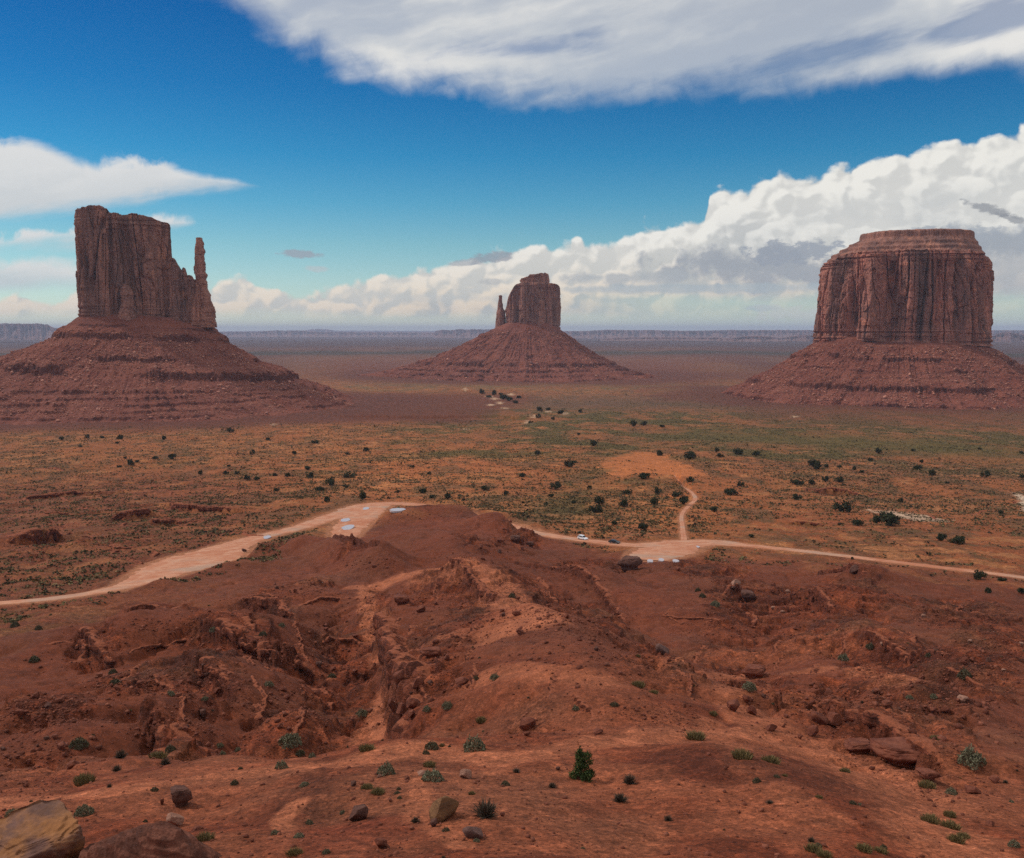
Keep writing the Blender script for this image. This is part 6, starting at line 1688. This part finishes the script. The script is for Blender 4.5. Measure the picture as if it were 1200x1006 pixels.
# boulders of the rubble patches
ZONES = [(a, b, rx, ry, int(26 + rx * ry / 22), 2 if (b < 650 and a < 200) else (1 if (a > 860 and b < 810) else 0)) for a, b, rx, ry in ROUGH]
rs = np.random.default_rng(23); pts = []; meta = []
for (zx, zy, rx, ry, n, kind) in ZONES:
    for i in range(n):
        a = rs.uniform(0, 6.28); q = math.sqrt(rs.uniform()); pts.append((zx + rx * q * math.cos(a), zy + ry * q * math.sin(a))); meta.append((kind, (zx, zy)))
for i in range(260):
    pts.append((rs.uniform(0, 1200), rs.uniform(690, 1000))); meta.append((3, None))
pos = gp(pts)
R = []
for (px, py), (kind, zc), p in zip(pts, meta, pos):
    if np.isnan(p[0]): continue
    D = math.hypot(p[0], p[1])
    if D > 900: continue
    s = .22 * rs.pareto(2.3) + .20
    s = min(s, 1.4) * (1.0 if D > 85 else .42) * (.75 + .7 * sm(D, 150, 400))
    if kind == 3: s *= .55
    R.append((s / D, p, s, kind, px, py))
R.sort(key=lambda r: -r[0])
def region_r(px, py, kind):
    if kind == 2: return 'pale tan block in the rockfall beside the left road', 'rockfall beside the left road'
    if kind == 1: return 'broken stone on the stony slope at the right below the road', 'stones on the right slope'
    if py > 868: return ('loose red stone lying on the bench ' + ('at the left' if px < 400 else 'in the middle' if px < 800 else 'at the right'), 'loose stones on the bench')
    if px < 400: return 'broken red block on the eroded slope left of the middle gully', 'blocks on the left slope'
    if px < 580: return 'broken red block in the rubble of the middle gully', 'blocks in the middle gully'
    if px < 780: return 'broken red block on the right flank of the central ridge', 'blocks on the central ridge'
    return 'broken red block along the right hand gully and ridge', 'blocks along the right gully'
NIND = 200
PMESH = [M_red] * 7 + [M_dark]
for i, (_, p, s, kind, px, py) in enumerate(R[:NIND]):
    lab, grp = region_r(px, py, kind)
    mat = M_tan if kind == 2 else (M_pink if kind == 1 and i % 3 == 0 else PMESH[i % 8])
    put_rock(p, s, s * rs.uniform(.45, .75), s * rs.uniform(.65, 1.0), mat, i % 10 if i % 3 else 10 + i % 9 // 3, rs.uniform(0, 6.28), lab, grp, sink=.2)
Q = R[NIND:]
# crumbs round about
P = [q[1] for q in Q]; SZ = [q[2] for q in Q]
m_ = 26000
src = rs.integers(0, len(R), m_)
off = rs.normal(0, 1.0, (m_, 2)) * (1.0 + 1.6 * np.array([math.hypot(R[j][1][0], R[j][1][1]) for j in src]) / 150)[:, None]
xx = np.array([R[j][1][0] for j in src]) + off[:, 0]; yy = np.array([R[j][1][1] for j in src]) + off[:, 1]
zz = land(xx, yy); ss = .10 + .16 * rs.pareto(2.6, m_); ss = np.minimum(ss, .7)
far = np.hypot(xx, yy); ss *= np.where(far < 85, .45, 1.0)
ng = 5000; ga = rs.uniform(-.52, .52, ng); gr = np.exp(rs.uniform(math.log(26), math.log(90), ng)); gx_, gy_ = np.sin(ga) * gr, np.cos(ga) * gr
xx = np.r_[xx, gx_]; yy = np.r_[yy, gy_]; zz = np.r_[zz, land(gx_, gy_)]; ss = np.r_[ss, np.minimum(.03 + .05 * rs.pareto(2.2, ng), .28)]
ng = 12000; ga = rs.uniform(-.52, .52, ng); gr = np.exp(rs.uniform(math.log(75), math.log(360), ng)); gx_, gy_ = np.sin(ga) * gr, np.cos(ga) * gr
kp = (noise2(gx_ / 14, gy_ / 14, 251) + .5 * noise2(gx_ / 4, gy_ / 4, 252) > -.05) & (road_mask(gx_, gy_) < .2); gx_, gy_ = gx_[kp], gy_[kp]
xx = np.r_[xx, gx_]; yy = np.r_[yy, gy_]; zz = np.r_[zz, land(gx_, gy_)]; ss = np.r_[ss, np.minimum(.10 + .10 * rs.pareto(2.4, len(gx_)), .8)]
P = np.vstack([np.array(P), np.column_stack([xx, yy, zz])]); SZ = np.r_[np.array(SZ), ss]
o = merged('rubble', SMALL, P, SZ, M_rubble, seed=31, sink=.12); tag(o, 'small red rubble strewn over the eroded foreground slopes', 'rubble', kind='stuff')

# ------------------------------------------------------------------ cars on the road
def car_mats(name, c):
    m, N, b = new_mat(name); b.inputs['Base Color'].default_value = (*c, 1); b.inputs['Roughness'].default_value = .28; b.inputs['Specular IOR Level'].default_value = .5
    pos = N.new('ShaderNodeTexCoord').outputs['Object']; dust = N.noise(pos, 2.0, 4, .6); x, y, z = N.sep(pos)
    N.put(b.inputs['Base Color'], N.mix(N.sstep(dust * .5 + (1.0 - z) * .35, .35, .65) * .5, c, (.40, .22, .14))); return m
def plain_mat(name, c, rough=.5):
    m, N, b = new_mat(name); b.inputs['Roughness'].default_value = rough; b.inputs['Specular IOR Level'].default_value = .5
    pos = N.new('ShaderNodeTexCoord').outputs['Object']; n = N.noise(pos, 9, 3, .6)
    N.put(b.inputs['Base Color'], N.mul(c, N.grey(N.lstep(n, .2, .8, .85, 1.12)))); return m
M_glass = plain_mat('car glass', (.03, .035, .045), .08); M_tyre = plain_mat('tyre rubber', (.02, .019, .018), .8); M_rim = plain_mat('wheel rim', (.35, .34, .33), .35); M_lamp = plain_mat('lamp lens', (.6, .6, .58), .15); M_tail = plain_mat('tail lamp lens', (.35, .02, .02), .2)
def car(p, rz, paint, label, tall):
    """length along x, front at +x"""
    root = empty('car', p); root.rotation_euler = (0, 0, rz); tag(root, label, 'car', 'cars on the dirt road')
    h = 1.72 if tall else 1.48
    low = [(-2.3, .34), (-2.34, .62), (-2.30, .92), (-1.2, 1.02), (.75, 1.0), (1.55, .93), (2.15, .80), (2.32, .60), (2.28, .34)]
    up = [(-2.20 if tall else -1.9, .95), (-1.95 if tall else -1.35, h - .06), (-1.5 if tall else -.9, h), (-.1, h + .01), (.25, h - .05), (1.05, .98)]
    def loft(prof, w0, w1, mat, nm, bev):
        bm = bmesh.new(); n = len(prof)
        zmin = min(z for x, z in prof); zmax = max(z for x, z in prof)
        L = []; 
        for s in (-1, 1):
            L.append([bm.verts.new((x, s * (w0 + (w1 - w0) * (z - zmin) / (zmax - zmin)), z)) for x, z in prof])
        bm.faces.new(L[0]); bm.faces.new(L[1][::-1])
        for i in range(n): bm.faces.new((L[0][(i+1) % n], L[0][i], L[1][i], L[1][(i+1) % n]))
        bmesh.ops.recalc_face_normals(bm, faces=bm.faces)
        bmesh.ops.bevel(bm, geom=list(bm.edges), offset=bev, segments=2, affect='EDGES')
        me = bpy.data.meshes.new(nm); bm.to_mesh(me); bm.free(); me.materials.append(mat); return obj(nm, me, root)
    loft(low, .93, .88, paint, 'body', .06)
    loft(up, .84, .66, paint, 'cabin', .05)
    def quad(nm, pts, mat, thick):
        bm = bmesh.new(); v = [bm.verts.new(q) for q in pts]; f = bm.faces.new(v)
        ex = bmesh.ops.extrude_face_region(bm, geom=[f]); nrm = f.normal.copy() if f.normal.length else Vector((0, 1, 0))
        bm.normal_update(); nrm = f.normal.copy()
        for q in [g for g in ex['geom'] if isinstance(g, bmesh.types.BMVert)]: q.co += nrm * thick
        bmesh.ops.recalc_face_normals(bm, faces=bm.faces)
        me = bpy.data.meshes.new(nm); bm.to_mesh(me); bm.free(); me.materials.append(mat); return obj(nm, me, root)
    yw = lambda z: (.84 + (.66 - .84) * (z - .95) / (h + .01 - .95)) + .012
    zt = h - .14; zb_ = 1.06
    xr = -1.92 if tall else -1.45
    for s in (-1, 1):
        quad('window', [(-.02, s * yw(zb_), zb_), (.86, s * yw(zb_), zb_), (.30, s * yw(zt), zt), (-.02, s * yw(zt), zt)], M_glass, .01 * s)
        quad('window', [(-1.0, s * yw(zb_), zb_), (-.10, s * yw(zb_), zb_), (-.10, s * yw(zt), zt), (-.95, s * yw(zt), zt)], M_glass, .01 * s)
        if tall: quad('window', [(xr, s * yw(zb_), zb_), (-1.08, s * yw(zb_), zb_), (-1.03, s * yw(zt), zt), (xr + .12, s * yw(zt), zt)], M_glass, .01 * s)
    f0, f1 = (1.05, .98), (.25, h - .05)
    quad('windscreen', [(.98 + .03, -.72, 1.05), (.98 + .03, .72, 1.05), (.36 + .03, .62, h - .13), (.36 + .03, -.62, h - .13)], M_glass, .012)
    r0 = -2.20 if tall else -1.9; r1 = -1.95 if tall else -1.35
    fx = lambda z: r0 + (r1 - r0) * (z - .95) / (h - .06 - .95) - .015
    quad('rear_window', [(fx(1.08), .72, 1.08), (fx(1.08), -.72, 1.08), (fx(h - .16), -.6, h - .16), (fx(h - .16), .6, h - .16)], M_glass, .012)
    for x in (-1.42, 1.42):
        for s in (-1, 1):
            bm = bmesh.new(); bmesh.ops.create_cone(bm, cap_ends=True, segments=24, radius1=.35, radius2=.35, depth=.24)
            bmesh.ops.bevel(bm, geom=[e for e in bm.edges if len(e.link_faces) == 2 and e.calc_face_angle() > 1], offset=.04, segments=2, affect='EDGES')
            for v in bm.verts: v.co = Vector((v.co.x + x, v.co.z + s * .84, v.co.y + .35))
            me = bpy.data.meshes.new('wheel'); bm.to_mesh(me); bm.free(); me.materials.append(M_tyre); wv = obj('wheel', me, root)
            bm = bmesh.new(); bmesh.ops.create_cone(bm, cap_ends=True, segments=18, radius1=.21, radius2=.17, depth=.05)
            for v in bm.verts: v.co = Vector((v.co.x + x, v.co.z * s + s * .965, v.co.y + .35))
            me = bpy.data.meshes.new('rim'); bm.to_mesh(me); bm.free(); me.materials.append(M_rim); obj('rim', me, wv)
    for s in (-1, 1):
        quad('headlight', [(2.29, s * .80, .62), (2.29, s * .50, .62), (2.23, s * .50, .76), (2.20, s * .80, .76)][::-s], M_lamp, .04)
        quad('tail_light', [(-2.335, s * .86, .70), (-2.335, s * .66, .70), (-2.315, s * .66, .90), (-2.315, s * .86, .90)][::s], M_tail, .03)
full = _road_world['main'][:, :2]
def road_at(px, py):
    p = pb([(px, py)])[0]; j = int(np.argmin(np.hypot(*(full - p).T))); d = full[min(j + 2, len(full) - 1)] - full[max(j - 2, 0)]
    return full[j], math.atan2(d[1], d[0])
for px, py, paint, lab, tall, flip in ((683, 633, car_mats('white car paint', (.80, .81, .84)), 'white car driving on the dirt road right of the central hill', True, 0), (719, 637.5, car_mats('dark car paint', (.02, .022, .026)), 'dark car on the dirt road right behind the white one', False, 0)):
    q, a = road_at(px, py); z = land(np.array([q[0]]), np.array([q[1]]))[0] + .17
    car((q[0], q[1], z), a + math.pi * flip, paint, lab, tall)

# ------------------------------------------------------------------ the air between here and the mesas
def build_haze():
    bm = bmesh.new(); bmesh.ops.create_cube(bm, size=1.0)
    zlo = -200.0; zhi = 262.0
    for v in bm.verts: v.co = Vector((v.co.x * 126000, v.co.y * 126000, zlo if v.co.z < 0 else zhi))
    me = bpy.data.meshes.new('haze'); bm.to_mesh(me); bm.free()
    m = bpy.data.materials.new('dusty air'); m.use_nodes = True; t = m.node_tree; t.nodes.clear()
    o_ = t.nodes.new('ShaderNodeOutputMaterial'); v = t.nodes.new('ShaderNodeVolumePrincipled')
    v.inputs['Color'].default_value = (.58, .68, .93, 1); v.inputs['Density'].default_value = 3.3e-5; v.inputs['Anisotropy'].default_value = 0.0
    t.links.new(v.outputs[0], o_.inputs['Volume'])
    me.materials.append(m); o = obj('haze', me); tag(o, kind='stuff')
build_haze()
